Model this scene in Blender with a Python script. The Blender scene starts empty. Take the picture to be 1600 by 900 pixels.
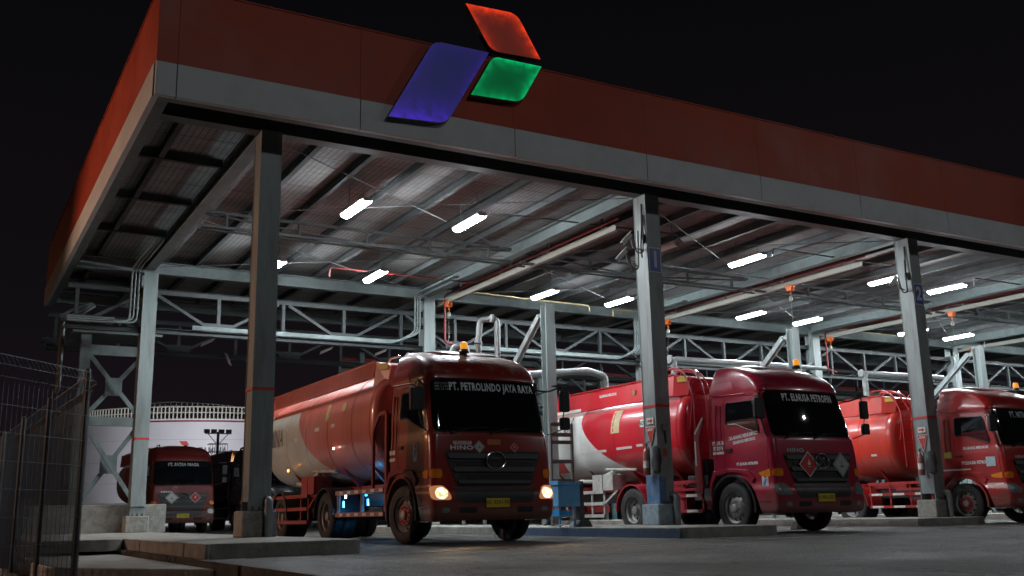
import bpy, bmesh, math, random
import numpy as np
from mathutils import Vector, Matrix
PI = math.pi
random.seed(7)
D = bpy.data
SC = bpy.context.scene
COL = SC.collection

# ------------------------------------------------------------------ camera
cam = D.cameras.new('camera'); camo = D.objects.new('camera', cam); COL.objects.link(camo)
_yaw, _pit, _rol, _f = 0.5175, 0.2207, -0.0204, 1569.1
_fw = Vector((math.sin(_yaw)*math.cos(_pit), math.cos(_yaw)*math.cos(_pit), math.sin(_pit)))
_rt = Vector((math.cos(_yaw), -math.sin(_yaw), 0)); _up = _rt.cross(_fw)
_r = _rt*math.cos(_rol)+_up*math.sin(_rol); _u = -_rt*math.sin(_rol)+_up*math.cos(_rol)
M3 = Matrix((_r, _u, -_fw)).transposed()
camo.matrix_world = Matrix.Translation((-4.9985, -18.1358, 0.5064)) @ M3.to_4x4()
cam.sensor_width = 36; cam.lens = _f/1600*36; cam.clip_start = .05; cam.clip_end = 2000
SC.camera = camo

# ------------------------------------------------------------------ view + world
SC.view_settings.view_transform = 'Standard'; SC.view_settings.look = 'None'
SC.view_settings.exposure = 0; SC.view_settings.gamma = 1; SC.view_settings.use_curve_mapping = False
try:
    SC.cycles.max_bounces = 6; SC.cycles.diffuse_bounces = 3; SC.cycles.glossy_bounces = 3
    SC.cycles.caustics_reflective = False; SC.cycles.caustics_refractive = False
    SC.cycles.sample_clamp_indirect = 4; SC.cycles.use_denoising = True
except Exception: pass
W = D.worlds.new('World'); SC.world = W; W.use_nodes = True
nt = W.node_tree; nt.nodes.clear()
wo = nt.nodes.new('ShaderNodeOutputWorld'); bg = nt.nodes.new('ShaderNodeBackground')
tc = nt.nodes.new('ShaderNodeTexCoord'); sx = nt.nodes.new('ShaderNodeSeparateXYZ')
rp = nt.nodes.new('ShaderNodeValToRGB')          # night sky: black overhead, faint city glow at the horizon
rp.color_ramp.elements[0].position = 0.0; rp.color_ramp.elements[0].color = (.0105, .0062, .0082, 1)
rp.color_ramp.elements[1].position = .5; rp.color_ramp.elements[1].color = (.0022, .0022, .0028, 1)
e = rp.color_ramp.elements.new(.16); e.color = (.0058, .0045, .0058, 1)
nt.links.new(tc.outputs['Generated'], sx.inputs[0]); nt.links.new(sx.outputs['Z'], rp.inputs[0])
nt.links.new(rp.outputs[0], bg.inputs[0]); bg.inputs[1].default_value = 1.0
nt.links.new(bg.outputs[0], wo.inputs[0])

# light levels (real lamps of the place)
TUBE = 300.0         # fluorescent diffusers
FLOOD = 3500.0      # yard floodlight masts in front of the canopy
SODIUM = 14500.0     # sodium street lamp left of the canopy
TANKFLOOD = 12500.0

# ------------------------------------------------------------------ materials
MATS = {}
def lin(c): return tuple(c)+(1,)
def mat(name, col, rough=.5, metal=0, var=.25, scale=3., bump=0, bscale=40., coat=0, dirt=None, dirtamt=.5, dscale=1.5, dust=None, streak=False, spec=.5, skirt=None):
    """procedural surface: base colour broken up by two noises, optional dirt colour, bump"""
    if name in MATS: return MATS[name]
    m = D.materials.new(name); m.use_nodes = True; n = m.node_tree.nodes; l = m.node_tree.links
    b = n['Principled BSDF']; b.inputs['Metallic'].default_value = metal
    b.inputs['Specular IOR Level'].default_value = spec
    b.inputs['Coat Weight'].default_value = coat; b.inputs['Coat Roughness'].default_value = .12
    t = n.new('ShaderNodeTexCoord')
    mp = n.new('ShaderNodeMapping'); l.new(t.outputs['Object'], mp.inputs[0])
    if streak: mp.inputs['Scale'].default_value = (1, 1, .12)
    nz = n.new('ShaderNodeTexNoise'); nz.inputs['Scale'].default_value = scale; nz.inputs['Detail'].default_value = 6
    nz.inputs['Roughness'].default_value = .65
    l.new(mp.outputs[0], nz.inputs['Vector'])
    mr = n.new('ShaderNodeMapRange'); mr.inputs[1].default_value = .3; mr.inputs[2].default_value = .7
    mr.inputs[3].default_value = 1-var; mr.inputs[4].default_value = 1+var*.5
    l.new(nz.outputs['Fac'], mr.inputs[0])
    mx = n.new('ShaderNodeMix'); mx.data_type = 'RGBA'; mx.blend_type = 'MULTIPLY'; mx.inputs[0].default_value = 1
    mx.inputs[6].default_value = lin(col); l.new(mr.outputs[0], mx.inputs[7])
    out = mx.outputs[2]
    if dirt is not None:
        n2 = n.new('ShaderNodeTexNoise'); n2.inputs['Scale'].default_value = dscale; n2.inputs['Detail'].default_value = 9
        n2.inputs['Roughness'].default_value = .7; l.new(mp.outputs[0], n2.inputs['Vector'])
        m2 = n.new('ShaderNodeMapRange'); m2.inputs[1].default_value = .5; m2.inputs[2].default_value = .72
        m2.inputs[3].default_value = 0; m2.inputs[4].default_value = dirtamt; l.new(n2.outputs['Fac'], m2.inputs[0])
        x2 = n.new('ShaderNodeMix'); x2.data_type = 'RGBA'; l.new(m2.outputs[0], x2.inputs[0])
        l.new(out, x2.inputs[6]); x2.inputs[7].default_value = lin(dirt); out = x2.outputs[2]
    if dust is not None:           # dust that has settled on upward faces
        g = n.new('ShaderNodeNewGeometry'); s = n.new('ShaderNodeSeparateXYZ'); l.new(g.outputs['Normal'], s.inputs[0])
        n3 = n.new('ShaderNodeTexNoise'); n3.inputs['Scale'].default_value = 2.2; n3.inputs['Detail'].default_value = 10
        n3.inputs['Roughness'].default_value = .72; n3.inputs['Distortion'].default_value = .8
        l.new(t.outputs['Object'], n3.inputs['Vector'])
        a = n.new('ShaderNodeMath'); a.operation = 'MULTIPLY_ADD'; l.new(s.outputs['Z'], a.inputs[0]); a.inputs[1].default_value = .42
        l.new(n3.outputs['Fac'], a.inputs[2])
        m3 = n.new('ShaderNodeMapRange'); m3.inputs[1].default_value = .74; m3.inputs[2].default_value = 1.0
        m3.inputs[3].default_value = 0; m3.inputs[4].default_value = dust[1]; l.new(a.outputs[0], m3.inputs[0])
        x3 = n.new('ShaderNodeMix'); x3.data_type = 'RGBA'; l.new(m3.outputs[0], x3.inputs[0])
        l.new(out, x3.inputs[6]); x3.inputs[7].default_value = lin(dust[0]); out = x3.outputs[2]
        rr = n.new('ShaderNodeMapRange'); rr.inputs[3].default_value = rough; rr.inputs[4].default_value = .75
        l.new(m3.outputs[0], rr.inputs[0]); l.new(rr.outputs[0], b.inputs['Roughness'])
        rc = n.new('ShaderNodeMapRange'); rc.inputs[3].default_value = coat; rc.inputs[4].default_value = 0; l.new(m3.outputs[0], rc.inputs[0]); l.new(rc.outputs[0], b.inputs['Coat Weight'])
    else:
        mr2 = n.new('ShaderNodeMapRange'); mr2.inputs[1].default_value = .3; mr2.inputs[2].default_value = .7
        mr2.inputs[3].default_value = max(.03, rough*.8); mr2.inputs[4].default_value = min(1, rough*1.25)
        l.new(nz.outputs['Fac'], mr2.inputs[0]); l.new(mr2.outputs[0], b.inputs['Roughness'])
    if skirt is not None:          # road grime thrown up on the lowest part
        s4 = n.new('ShaderNodeSeparateXYZ'); l.new(t.outputs['Object'], s4.inputs[0])
        n4 = n.new('ShaderNodeTexNoise'); n4.inputs['Scale'].default_value = 7; n4.inputs['Detail'].default_value = 9; l.new(t.outputs['Object'], n4.inputs['Vector'])
        a4 = n.new('ShaderNodeMath'); a4.operation = 'MULTIPLY_ADD'; l.new(n4.outputs['Fac'], a4.inputs[0]); a4.inputs[1].default_value = -1.1; l.new(s4.outputs['Z'], a4.inputs[2])
        m4 = n.new('ShaderNodeMapRange'); m4.inputs[1].default_value = skirt[0]-.55; m4.inputs[2].default_value = skirt[0]; m4.inputs[3].default_value = .75; m4.inputs[4].default_value = 0
        l.new(a4.outputs[0], m4.inputs[0]); x4 = n.new('ShaderNodeMix'); x4.data_type = 'RGBA'; l.new(m4.outputs[0], x4.inputs[0]); l.new(out, x4.inputs[6]); x4.inputs[7].default_value = lin(skirt[1]); out = x4.outputs[2]
    l.new(out, b.inputs['Base Color'])
    if bump:
        nb = n.new('ShaderNodeTexNoise'); nb.inputs['Scale'].default_value = bscale; nb.inputs['Detail'].default_value = 5
        l.new(t.outputs['Object'], nb.inputs['Vector'])
        bp = n.new('ShaderNodeBump'); bp.inputs['Strength'].default_value = bump; bp.inputs['Distance'].default_value = .02
        l.new(nb.outputs['Fac'], bp.inputs['Height']); l.new(bp.outputs[0], b.inputs['Normal'])
    MATS[name] = m; return m
def emis(name, col, strength, base=(.8, .8, .8)):
    if name in MATS: return MATS[name]
    m = D.materials.new(name); m.use_nodes = True; b = m.node_tree.nodes['Principled BSDF']
    b.inputs['Base Color'].default_value = lin(base); b.inputs['Emission Color'].default_value = lin(col)
    b.inputs['Emission Strength'].default_value = strength; b.inputs['Roughness'].default_value = .4
    MATS[name] = m; return m

steel = mat('painted steel', (.15, .185, .185), .7, 0, .3, 2.5, dirt=(.09, .085, .08), dirtamt=.75, dscale=2.2, bump=.15, bscale=20, streak=False)
steelcol = mat('column paint', (.235, .28, .28), .48, 0, .3, 3, dirt=(.10, .085, .07), dirtamt=.7, dscale=5, bump=.1, bscale=25, streak=True)
steeldark = mat('dark primed steel', (.085, .09, .095), .6, 0, .3, 3)
galv = mat('galvanised pipe', (.20, .21, .21), .42, .35, .3, 5, dirt=(.2, .18, .16), dirtamt=.5)
white_rail = mat('cream rail paint', (.42, .41, .37), .5, 0, .25, 6, dirt=(.2, .16, .12), dirtamt=.7, dscale=6)
red_pipe = mat('red pipe paint', (.26, .03, .03), .45, 0, .2, 6)
yellow_pipe = mat('yellow conduit', (.26, .20, .09), .5)
orange_m = mat('orange hoist paint', (.75, .16, .02), .45, 0, .15, 8)
conc = mat('concrete', (.27, .265, .24), .85, 0, .4, 4, bump=.6, bscale=28, dirt=(.09, .085, .075), dirtamt=.75, dscale=1.6)
concblock = mat('plinth concrete', (.30, .29, .26), .8, 0, .4, 9, bump=.5, bscale=22, dirt=(.12, .11, .1), dirtamt=.7, dscale=4)
fasc_red = mat('fascia red panel', (.40, .058, .024), .5, 0, .22, .5, dirt=(.26, .04, .022), dirtamt=.35, dscale=.8, spec=.3)
fasc_grey = mat('fascia grey panel', (.55, .565, .565), .5, 0, .12, .9, dirt=(.36, .38, .38), dirtamt=.5, dscale=1.3, spec=.3)
black = mat('black plastic', (.018, .018, .02), .45, 0, .3, 6)
rubber = mat('tyre rubber', (.028, .028, .029), .75, 0, .4, 10, dirt=(.10, .09, .08), dirtamt=.5, dscale=5)
glass = mat('dark cab glass', (.006, .007, .009), .03, 0, .1, 2, coat=0)
chrome = mat('chrome', (.75, .75, .76), .15, 1, .1, 5)
rimm = mat('wheel steel', (.42, .41, .40), .4, .5, .3, 8, dirt=(.08, .07, .06), dirtamt=.8, dscale=7)
hubred = mat('red hub paint', (.36, .04, .04), .5, 0, .3, 8)
chassis = mat('chassis paint', (.035, .03, .032), .6, 0, .3, 5)
decal_w = mat('white lettering', (.75, .75, .73), .5, 0, .15, 8)
decal_grey = mat('grey lettering', (.38, .44, .44), .5, 0, .15, 8)
plate_y = mat('yellow number plate', (.62, .47, .03), .45, 0, .15, 6)
refl_w = mat('white reflector strip', (.72, .66, .62), .4, 0, .2, 9)
refl_r = mat('red reflector strip', (.45, .05, .04), .4)
amber = mat('amber lens', (.85, .25, .02), .2, 0, .2, 12, coat=.5)
amber_on = emis('lit amber beacon', (1, .38, .03), .7, (.8, .3, .03))
lamp_off = mat('clear lamp lens', (.30, .30, .30), .1, .3, .3, 20, coat=.6)
bluep = mat('blue equipment paint', (.14, .46, .80), .5, 0, .3, 5, dirt=(.12, .12, .13), dirtamt=.5, dscale=5)
dirtyw = mat('dirty white paint', (.55, .54, .50), .55, 0, .25, 6, dirt=(.14, .12, .10), dirtamt=.6, dscale=5)
tankred = {}

def asphalt_mat():
    m = D.materials.new('asphalt'); m.use_nodes = True; n = m.node_tree.nodes; l = m.node_tree.links; b = n['Principled BSDF']
    t = n.new('ShaderNodeTexCoord')
    a = n.new('ShaderNodeTexNoise'); a.inputs['Scale'].default_value = .35; a.inputs['Detail'].default_value = 8; a.inputs['Roughness'].default_value = .7
    f = n.new('ShaderNodeTexNoise'); f.inputs['Scale'].default_value = 55; f.inputs['Detail'].default_value = 4
    v = n.new('ShaderNodeTexVoronoi'); v.inputs['Scale'].default_value = 90
    for x in (a, f, v): l.new(t.outputs['Object'], x.inputs['Vector'])
    r = n.new('ShaderNodeValToRGB'); r.color_ramp.elements[0].position = .3; r.color_ramp.elements[0].color = (.062, .060, .055, 1)
    r.color_ramp.elements[1].position = .75; r.color_ramp.elements[1].color = (.20, .19, .17, 1); l.new(a.outputs['Fac'], r.inputs[0])
    mr = n.new('ShaderNodeMapRange'); mr.inputs[1].default_value = .3; mr.inputs[2].default_value = .7; mr.inputs[3].default_value = .55; mr.inputs[4].default_value = 1.5
    l.new(f.outputs['Fac'], mr.inputs[0])
    mx = n.new('ShaderNodeMix'); mx.data_type = 'RGBA'; mx.blend_type = 'MULTIPLY'; mx.inputs[0].default_value = 1
    l.new(r.outputs[0], mx.inputs[6]); l.new(mr.outputs[0], mx.inputs[7]); l.new(mx.outputs[2], b.inputs['Base Color'])
    rr = n.new('ShaderNodeMapRange'); rr.inputs[1].default_value = .35; rr.inputs[2].default_value = .65; rr.inputs[3].default_value = .55; rr.inputs[4].default_value = .9
    l.new(a.outputs['Fac'], rr.inputs[0]); l.new(rr.outputs[0], b.inputs['Roughness'])
    g2 = n.new('ShaderNodeTexNoise'); g2.inputs['Scale'].default_value = 14; g2.inputs['Detail'].default_value = 10; g2.inputs['Roughness'].default_value = .8
    l.new(t.outputs['Object'], g2.inputs['Vector'])
    ad = n.new('ShaderNodeMath'); ad.operation = 'MULTIPLY_ADD'; l.new(g2.outputs['Fac'], ad.inputs[0]); ad.inputs[1].default_value = 2.2; l.new(v.outputs['Distance'], ad.inputs[2])
    bp = n.new('ShaderNodeBump'); bp.inputs['Strength'].default_value = 1; bp.inputs['Distance'].default_value = .03
    l.new(ad.outputs[0], bp.inputs['Height']); l.new(bp.outputs[0], b.inputs['Normal'])
    # oil and tyre stains, stretched along the lanes
    mp = n.new('ShaderNodeMapping'); mp.inputs['Scale'].default_value = (1.4, .35, 1); l.new(t.outputs['Object'], mp.inputs[0])
    o_ = n.new('ShaderNodeTexNoise'); o_.inputs['Scale'].default_value = .9; o_.inputs['Detail'].default_value = 9; o_.inputs['Roughness'].default_value = .75; l.new(mp.outputs[0], o_.inputs['Vector'])
    om = n.new('ShaderNodeMapRange'); om.inputs[1].default_value = .50; om.inputs[2].default_value = .60; om.inputs[3].default_value = 0; om.inputs[4].default_value = .75; l.new(o_.outputs['Fac'], om.inputs[0])
    ox = n.new('ShaderNodeMix'); ox.data_type = 'RGBA'; l.new(om.outputs[0], ox.inputs[0]); l.new(mx.outputs[2], ox.inputs[6]); ox.inputs[7].default_value = (.022,.021,.020,1)
    ck = n.new('ShaderNodeTexVoronoi'); ck.feature = 'DISTANCE_TO_EDGE'; ck.inputs['Scale'].default_value = .28
    wn = n.new('ShaderNodeTexNoise'); wn.inputs['Scale'].default_value = 1.5; wn.inputs['Detail'].default_value = 6; l.new(t.outputs['Object'], wn.inputs['Vector'])
    va = n.new('ShaderNodeVectorMath'); va.operation = 'MULTIPLY_ADD'; l.new(wn.outputs['Color'], va.inputs[0]); va.inputs[1].default_value = (1.4,1.4,0); l.new(t.outputs['Object'], va.inputs[2])
    l.new(va.outputs[0], ck.inputs['Vector'])
    cl = n.new('ShaderNodeMath'); cl.operation = 'LESS_THAN'; l.new(ck.outputs['Distance'], cl.inputs[0]); cl.inputs[1].default_value = .006
    cx = n.new('ShaderNodeMix'); cx.data_type = 'RGBA'; l.new(cl.outputs[0], cx.inputs[0]); l.new(ox.outputs[2], cx.inputs[6]); cx.inputs[7].default_value = (.012,.012,.012,1)
    l.new(cx.outputs[2], b.inputs['Base Color'])
    return m
asphalt = asphalt_mat()

def roof_mat():
    m = D.materials.new('roof underside'); m.use_nodes = True; n = m.node_tree.nodes; l = m.node_tree.links; b = n['Principled BSDF']
    t = n.new('ShaderNodeTexCoord')
    w = n.new('ShaderNodeTexBrick'); w.inputs['Scale'].default_value = 1; w.offset = 0
    w.inputs['Color1'].default_value = (.265, .26, .252, 1); w.inputs['Color2'].default_value = (.235, .23, .224, 1)
    w.inputs['Mortar'].default_value = (.055, .05, .05, 1); w.inputs['Mortar Size'].default_value = .012
    w.inputs['Brick Width'].default_value = 60; w.inputs['Row Height'].default_value = 1.05; w.inputs['Mortar Smooth'].default_value = .1
    l.new(t.outputs['Object'], w.inputs['Vector'])
    w2 = n.new('ShaderNodeTexBrick'); w2.offset = 0; w2.inputs['Scale'].default_value = 1     # wire netting
    w2.inputs['Color1'].default_value = (1, 1, 1, 1); w2.inputs['Color2'].default_value = (.82, .82, .82, 1); w2.inputs['Mortar'].default_value = (.30, .30, .30, 1)
    w2.inputs['Brick Width'].default_value = .13; w2.inputs['Row Height'].default_value = .085; w2.inputs['Mortar Size'].default_value = .012
    l.new(t.outputs['Object'], w2.inputs['Vector'])
    mp = n.new('ShaderNodeMapping'); mp.inputs['Scale'].default_value = (.5, 2.2, 1); l.new(t.outputs['Object'], mp.inputs[0])
    a = n.new('ShaderNodeTexNoise'); a.inputs['Scale'].default_value = 1.1; a.inputs['Detail'].default_value = 9; a.inputs['Roughness'].default_value = .7
    l.new(mp.outputs[0], a.inputs['Vector'])
    mr = n.new('ShaderNodeMapRange'); mr.inputs[1].default_value = .3; mr.inputs[2].default_value = .7; mr.inputs[3].default_value = .72; mr.inputs[4].default_value = 1.15
    l.new(a.outputs['Fac'], mr.inputs[0])
    x1 = n.new('ShaderNodeMix'); x1.data_type = 'RGBA'; x1.blend_type = 'MULTIPLY'; x1.inputs[0].default_value = 1
    x2 = n.new('ShaderNodeMix'); x2.data_type = 'RGBA'; x2.blend_type = 'MULTIPLY'; x2.inputs[0].default_value = 1
    l.new(w.outputs['Color'], x1.inputs[6]); l.new(w2.outputs['Color'], x1.inputs[7])
    l.new(x1.outputs[2], x2.inputs[6]); l.new(mr.outputs[0], x2.inputs[7]); l.new(x2.outputs[2], b.inputs['Base Color'])
    b.inputs['Roughness'].default_value = .8
    bp = n.new('ShaderNodeBump'); bp.inputs['Strength'].default_value = .5; bp.inputs['Distance'].default_value = .03
    l.new(a.outputs['Fac'], bp.inputs['Height']); l.new(bp.outputs[0], b.inputs['Normal'])
    return m

# ------------------------------------------------------------------ mesh helpers
class MB:
    def __init__(s): s.v = []; s.f = []; s.c = []
    def add(s, vs, fs):
        o = len(s.v); s.c.append((o, len(s.f))); s.v += [tuple(v) for v in vs]; s.f += [tuple(i+o for i in f) for f in fs]; return s
    def box(s, x0, x1, y0, y1, z0, z1):
        return s.add([(x0,y0,z0),(x1,y0,z0),(x1,y1,z0),(x0,y1,z0),(x0,y0,z1),(x1,y0,z1),(x1,y1,z1),(x0,y1,z1)],
                     [(0,3,2,1),(4,5,6,7),(0,1,5,4),(1,2,6,5),(2,3,7,6),(3,0,4,7)])
    def beam(s, p0, p1, w, h, up=(0,0,1), off=0):
        """box section w wide (across) h tall (along up), running p0->p1"""
        p0 = Vector(p0); p1 = Vector(p1); d = (p1-p0).normalized(); up = Vector(up)
        r = d.cross(up)
        if r.length < 1e-4: r = d.cross(Vector((1,0,0)))
        r.normalize(); u = r.cross(d).normalized()
        vs = []
        for p in (p0, p1):
            for a, b in ((-1,-1),(1,-1),(1,1),(-1,1)): vs.append(p+r*(a*w/2)+u*(b*h/2+off))
        return s.add(vs, [(3,2,1,0),(4,5,6,7),(0,1,5,4),(1,2,6,5),(2,3,7,6),(3,0,4,7)])
    def ibeam(s, p0, p1, w, h, t=.02, tw=.014, up=(0,0,1)):
        s.beam(p0, p1, w, t, up, h/2-t/2); s.beam(p0, p1, w, t, up, -h/2+t/2)
        return s.beam(p0, p1, tw, h-2*t, up)
    def tube(s, pts, r, n=10, cap=True):
        pts = [Vector(p) for p in pts]; rings = []
        prev = None
        for i, p in enumerate(pts):
            if i == 0: d = pts[1]-p
            elif i == len(pts)-1: d = p-pts[i-1]
            else: d = (pts[i+1]-p).normalized()+(p-pts[i-1]).normalized()
            d.normalize()
            if prev is None:
                a = Vector((0,0,1)) if abs(d.z) < .9 else Vector((1,0,0))
                x = d.cross(a).normalized()
            else: x = (prev-d*prev.dot(d)).normalized()
            prev = x; y = d.cross(x)
            rr = r[i] if isinstance(r, (list, tuple)) else r
            rings.append([p+(x*math.cos(2*PI*k/n)+y*math.sin(2*PI*k/n))*rr for k in range(n)])
        vs = [v for g in rings for v in g]; fs = []
        for i in range(len(pts)-1):
            for k in range(n): fs.append((i*n+k, i*n+(k+1)%n, (i+1)*n+(k+1)%n, (i+1)*n+k))
        if cap: fs.append(tuple(range(n))[::-1]); fs.append(tuple((len(pts)-1)*n+k for k in range(n)))
        return s.add(vs, fs)
    def bend(s, pts, r, rad=.12, n=10):
        """tube with rounded elbows"""
        P = [Vector(p) for p in pts]; out = [P[0]]
        for i in range(1, len(P)-1):
            a = (P[i-1]-P[i]); b = (P[i+1]-P[i]); q = min(rad, a.length*.45, b.length*.45)
            A = P[i]+a.normalized()*q; B = P[i]+b.normalized()*q
            for k in range(6):
                t = k/5; out.append(A*(1-t)**2+P[i]*2*t*(1-t)+B*t*t)
        out.append(P[-1]); return s.tube(out, r, n)
    def lathe(s, prof, n=28, axis='x', c=(0,0,0), caps=True):
        """prof: list of (radius, along)"""
        vs = []; fs = []
        for (r, a) in prof:
            for k in range(n):
                t = 2*PI*k/n; p, q = r*math.cos(t), r*math.sin(t)
                vs.append({'x':(a,p,q),'y':(p,a,q),'z':(p,q,a)}[axis])
        vs = [(v[0]+c[0], v[1]+c[1], v[2]+c[2]) for v in vs]
        for i in range(len(prof)-1):
            for k in range(n): fs.append((i*n+k, i*n+(k+1)%n, (i+1)*n+(k+1)%n, (i+1)*n+k))
        if caps: fs.append(tuple(range(n))[::-1]); fs.append(tuple((len(prof)-1)*n+k for k in range(n)))
        return s.add(vs, fs)
    def prism(s, poly, axis, a0, a1):
        """polygon in the plane normal to axis ('x': (y,z), 'y': (x,z), 'z': (x,y)) between a0 and a1"""
        n = len(poly)
        def m(p, a): return {'x':(a,p[0],p[1]),'y':(p[0],a,p[1]),'z':(p[0],p[1],a)}[axis]
        return s.add([m(p,a0) for p in poly]+[m(p,a1) for p in poly],
                     [tuple(range(n))[::-1], tuple(range(n,2*n))]+[(i,(i+1)%n,n+(i+1)%n,n+i) for i in range(n)])
    def grid(s, fn, nu, nv):
        vs = [fn(i/nu, j/nv) for j in range(nv+1) for i in range(nu+1)]
        fs = [(j*(nu+1)+i, j*(nu+1)+i+1, (j+1)*(nu+1)+i+1, (j+1)*(nu+1)+i) for j in range(nv) for i in range(nu)]
        return s.add(vs, fs)
    def each(s, name, m, parent=None, per=1, **k):
        """one object per piece; a piece is `per` shapes added in a row"""
        c = s.c[::per]+[(len(s.v), len(s.f))]; out = []
        for (v0, f0), (v1, f1) in zip(c, c[1:]):
            q = MB(); q.add(s.v[v0:v1], [tuple(i-v0 for i in f) for f in s.f[f0:f1]]); out.append(q.build(name, m, parent, **k))
        return out
    def build(s, name, m, parent=None, smooth=False, bevel=0, ang=35, loc=None):
        me = D.meshes.new(name); me.from_pydata(s.v, [], s.f); me.update()
        bm = bmesh.new(); bm.from_mesh(me); bmesh.ops.recalc_face_normals(bm, faces=bm.faces); bm.to_mesh(me); bm.free()
        me.materials.append(m)
        if smooth:
            me.polygons.foreach_set('use_smooth', [True]*len(me.polygons)); me.set_sharp_from_angle(angle=math.radians(ang))
        o = D.objects.new(name, me); COL.objects.link(o)
        if parent is not None: o.parent = parent
        if loc is not None: o.location = loc
        if bevel:
            b = o.modifiers.new('bevel', 'BEVEL'); b.width = bevel; b.segments = 2; b.limit_method = 'ANGLE'
        return o
def tag(o, label=None, cat=None, group=None, kind=None):
    if label: o['label'] = label
    if cat: o['category'] = cat
    if group: o['group'] = group
    if kind: o['kind'] = kind
    return o
def empty(name, loc=(0,0,0), rz=0, label=None, cat=None, group=None):
    o = D.objects.new(name, None); COL.objects.link(o); o.location = loc; o.rotation_euler = (0,0,rz); o.empty_display_size = .3
    return tag(o, label, cat, group)
def copy_tree(o, parent=None):
    c = o.copy(); COL.objects.link(c)
    if parent is not None: c.parent = parent; c.matrix_parent_inverse = o.matrix_parent_inverse.copy()
    for ch in list(o.children): copy_tree(ch, c)
    return c
def text_mb(body, size, fn, spacing=1.0, xs=1.0, bold=.0, thick=.002):
    """flat lettering as mesh, centred; fn maps (u right, v up, w outward) to a point"""
    cu = D.curves.new('t', 'FONT'); cu.body = body; cu.size = size; cu.align_x = 'CENTER'; cu.align_y = 'CENTER'
    cu.space_character = spacing; cu.offset = bold; cu.extrude = 0; cu.resolution_u = 2
    ob = D.objects.new('t', cu); COL.objects.link(ob)
    dg = bpy.context.evaluated_depsgraph_get(); me = D.meshes.new_from_object(ob.evaluated_get(dg))
    mb = MB()
    vs = [(v.co.x*xs, v.co.y) for v in me.vertices]; fs = [tuple(p.vertices) for p in me.polygons]
    mb.add([fn(a, b, thick) for a, b in vs], fs)
    D.objects.remove(ob); D.curves.remove(cu); D.meshes.remove(me)
    return mb
def rpoly(pts, rads, k=6):
    """polygon with rounded corners"""
    out = []; n = len(pts)
    for i in range(n):
        p = Vector(pts[i]); r = rads[i] if isinstance(rads, (list, tuple)) else rads
        if r <= 0: out.append(tuple(p)); continue
        a = (Vector(pts[i-1])-p); b = (Vector(pts[(i+1)%n])-p)
        A = p+a.normalized()*r; B = p+b.normalized()*r
        for j in range(k+1):
            t = j/k; out.append(tuple(A*(1-t)**2+p*2*t*(1-t)+B*t*t))
    return out

# ================================================================== SETTING
# ground: one sheet reaching the horizon, left out only where the ditch runs beside the road
g = MB()
g.box(-1.95, 400, -200, 500, -.4, 0); g.box(-400, -1.95, 15.5, 500, -.4, 0); g.box(-400, -9.0, -200, 15.5, -.4, 0)
tag(g.build('ground', asphalt), kind='structure')
soil = mat('ditch soil', (.07, .062, .05), .95, 0, .5, 5, bump=1, bscale=18)
g = MB()
def soilf(u, v):
    x = -9+7.05*u; y = -200+215.5*v
    return (x, y, -.36+.10*math.sin(x*2.1+y*.7)*math.sin(y*.9)+.03*math.sin(x*7+y*5))
g = MB().grid(lambda u, v: (-9+7.04*u, -24+39.5*v, -.34+.05*math.sin((-9+7*u)*2.1+v*28)*math.sin(v*35)), 30, 120)
g.box(-9, -1.95, -200, -24, -.5, -.3)
tag(g.build('terrain', soil, smooth=True), kind='structure')
g = MB().prism([(-3.6,-2.8),(-1.96,-5.4),(-1.96,9),(-3.6,9)], 'z', -.30, -.08)
tag(g.build('path', conc, bevel=.02), kind='structure')
# raised concrete islands
def island(xl, xr, yf, zt, extra=None, name='pavement', jog=None):
    P = [(xl, yf+.02), (xr, yf), (xr, 16), (xl, 16)]
    poly = rpoly(P, [.10, .45, 0, 0], 7)
    # subdivide the sheet edges a little unevenly: worn concrete
    out = []
    for i in range(len(poly)):
        a = Vector(poly[i]); b = Vector(poly[(i+1)%len(poly)]); n = max(1, int((b-a).length/.35))
        for k in range(n):
            p = a.lerp(b, k/n); out.append((p.x+random.uniform(-.012,.012), p.y+random.uniform(-.012,.012)))
    mb = MB().prism(out, 'z', -.02, zt)
    o = mb.build(name, conc, bevel=.035, smooth=True); tag(o, kind='structure'); return o
island(-1.85, .42, -4.35, .192)
island(-3.4, -1.851, 1.9, .19)
island(6.95, 9.42, -3.3, .19)
for k in range(2, 7): island(9*k-2.2, 9*k+.45, -1.3, .19)
bk = mat('blue kerb paint', (.06, .10, .17), .6, 0, .4, 6, dirt=(.14, .14, .13), dirtamt=.85, dscale=4)
tag(MB().box(6.925, 6.94, -3.2, 2.6, .0, .165).build('road_marking', bk), kind='structure')
pw = mat('worn road paint', (.62, .61, .58), .8, 0, .5, 12, dirt=(.06, .06, .06), dirtamt=1, dscale=9)
m = MB()
for x0, x1, y, w in ((1.0, 9.6, -4.95, .05), (11.0, 13.8, -4.6, .05), (14.2, 19, -4.2, .10), (15.0, 17.0, -3.1, .05)):
    m.box(x0, x1, y, y+w, .0, .004)
tag(m.build('road_marking', pw), kind='structure')

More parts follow.
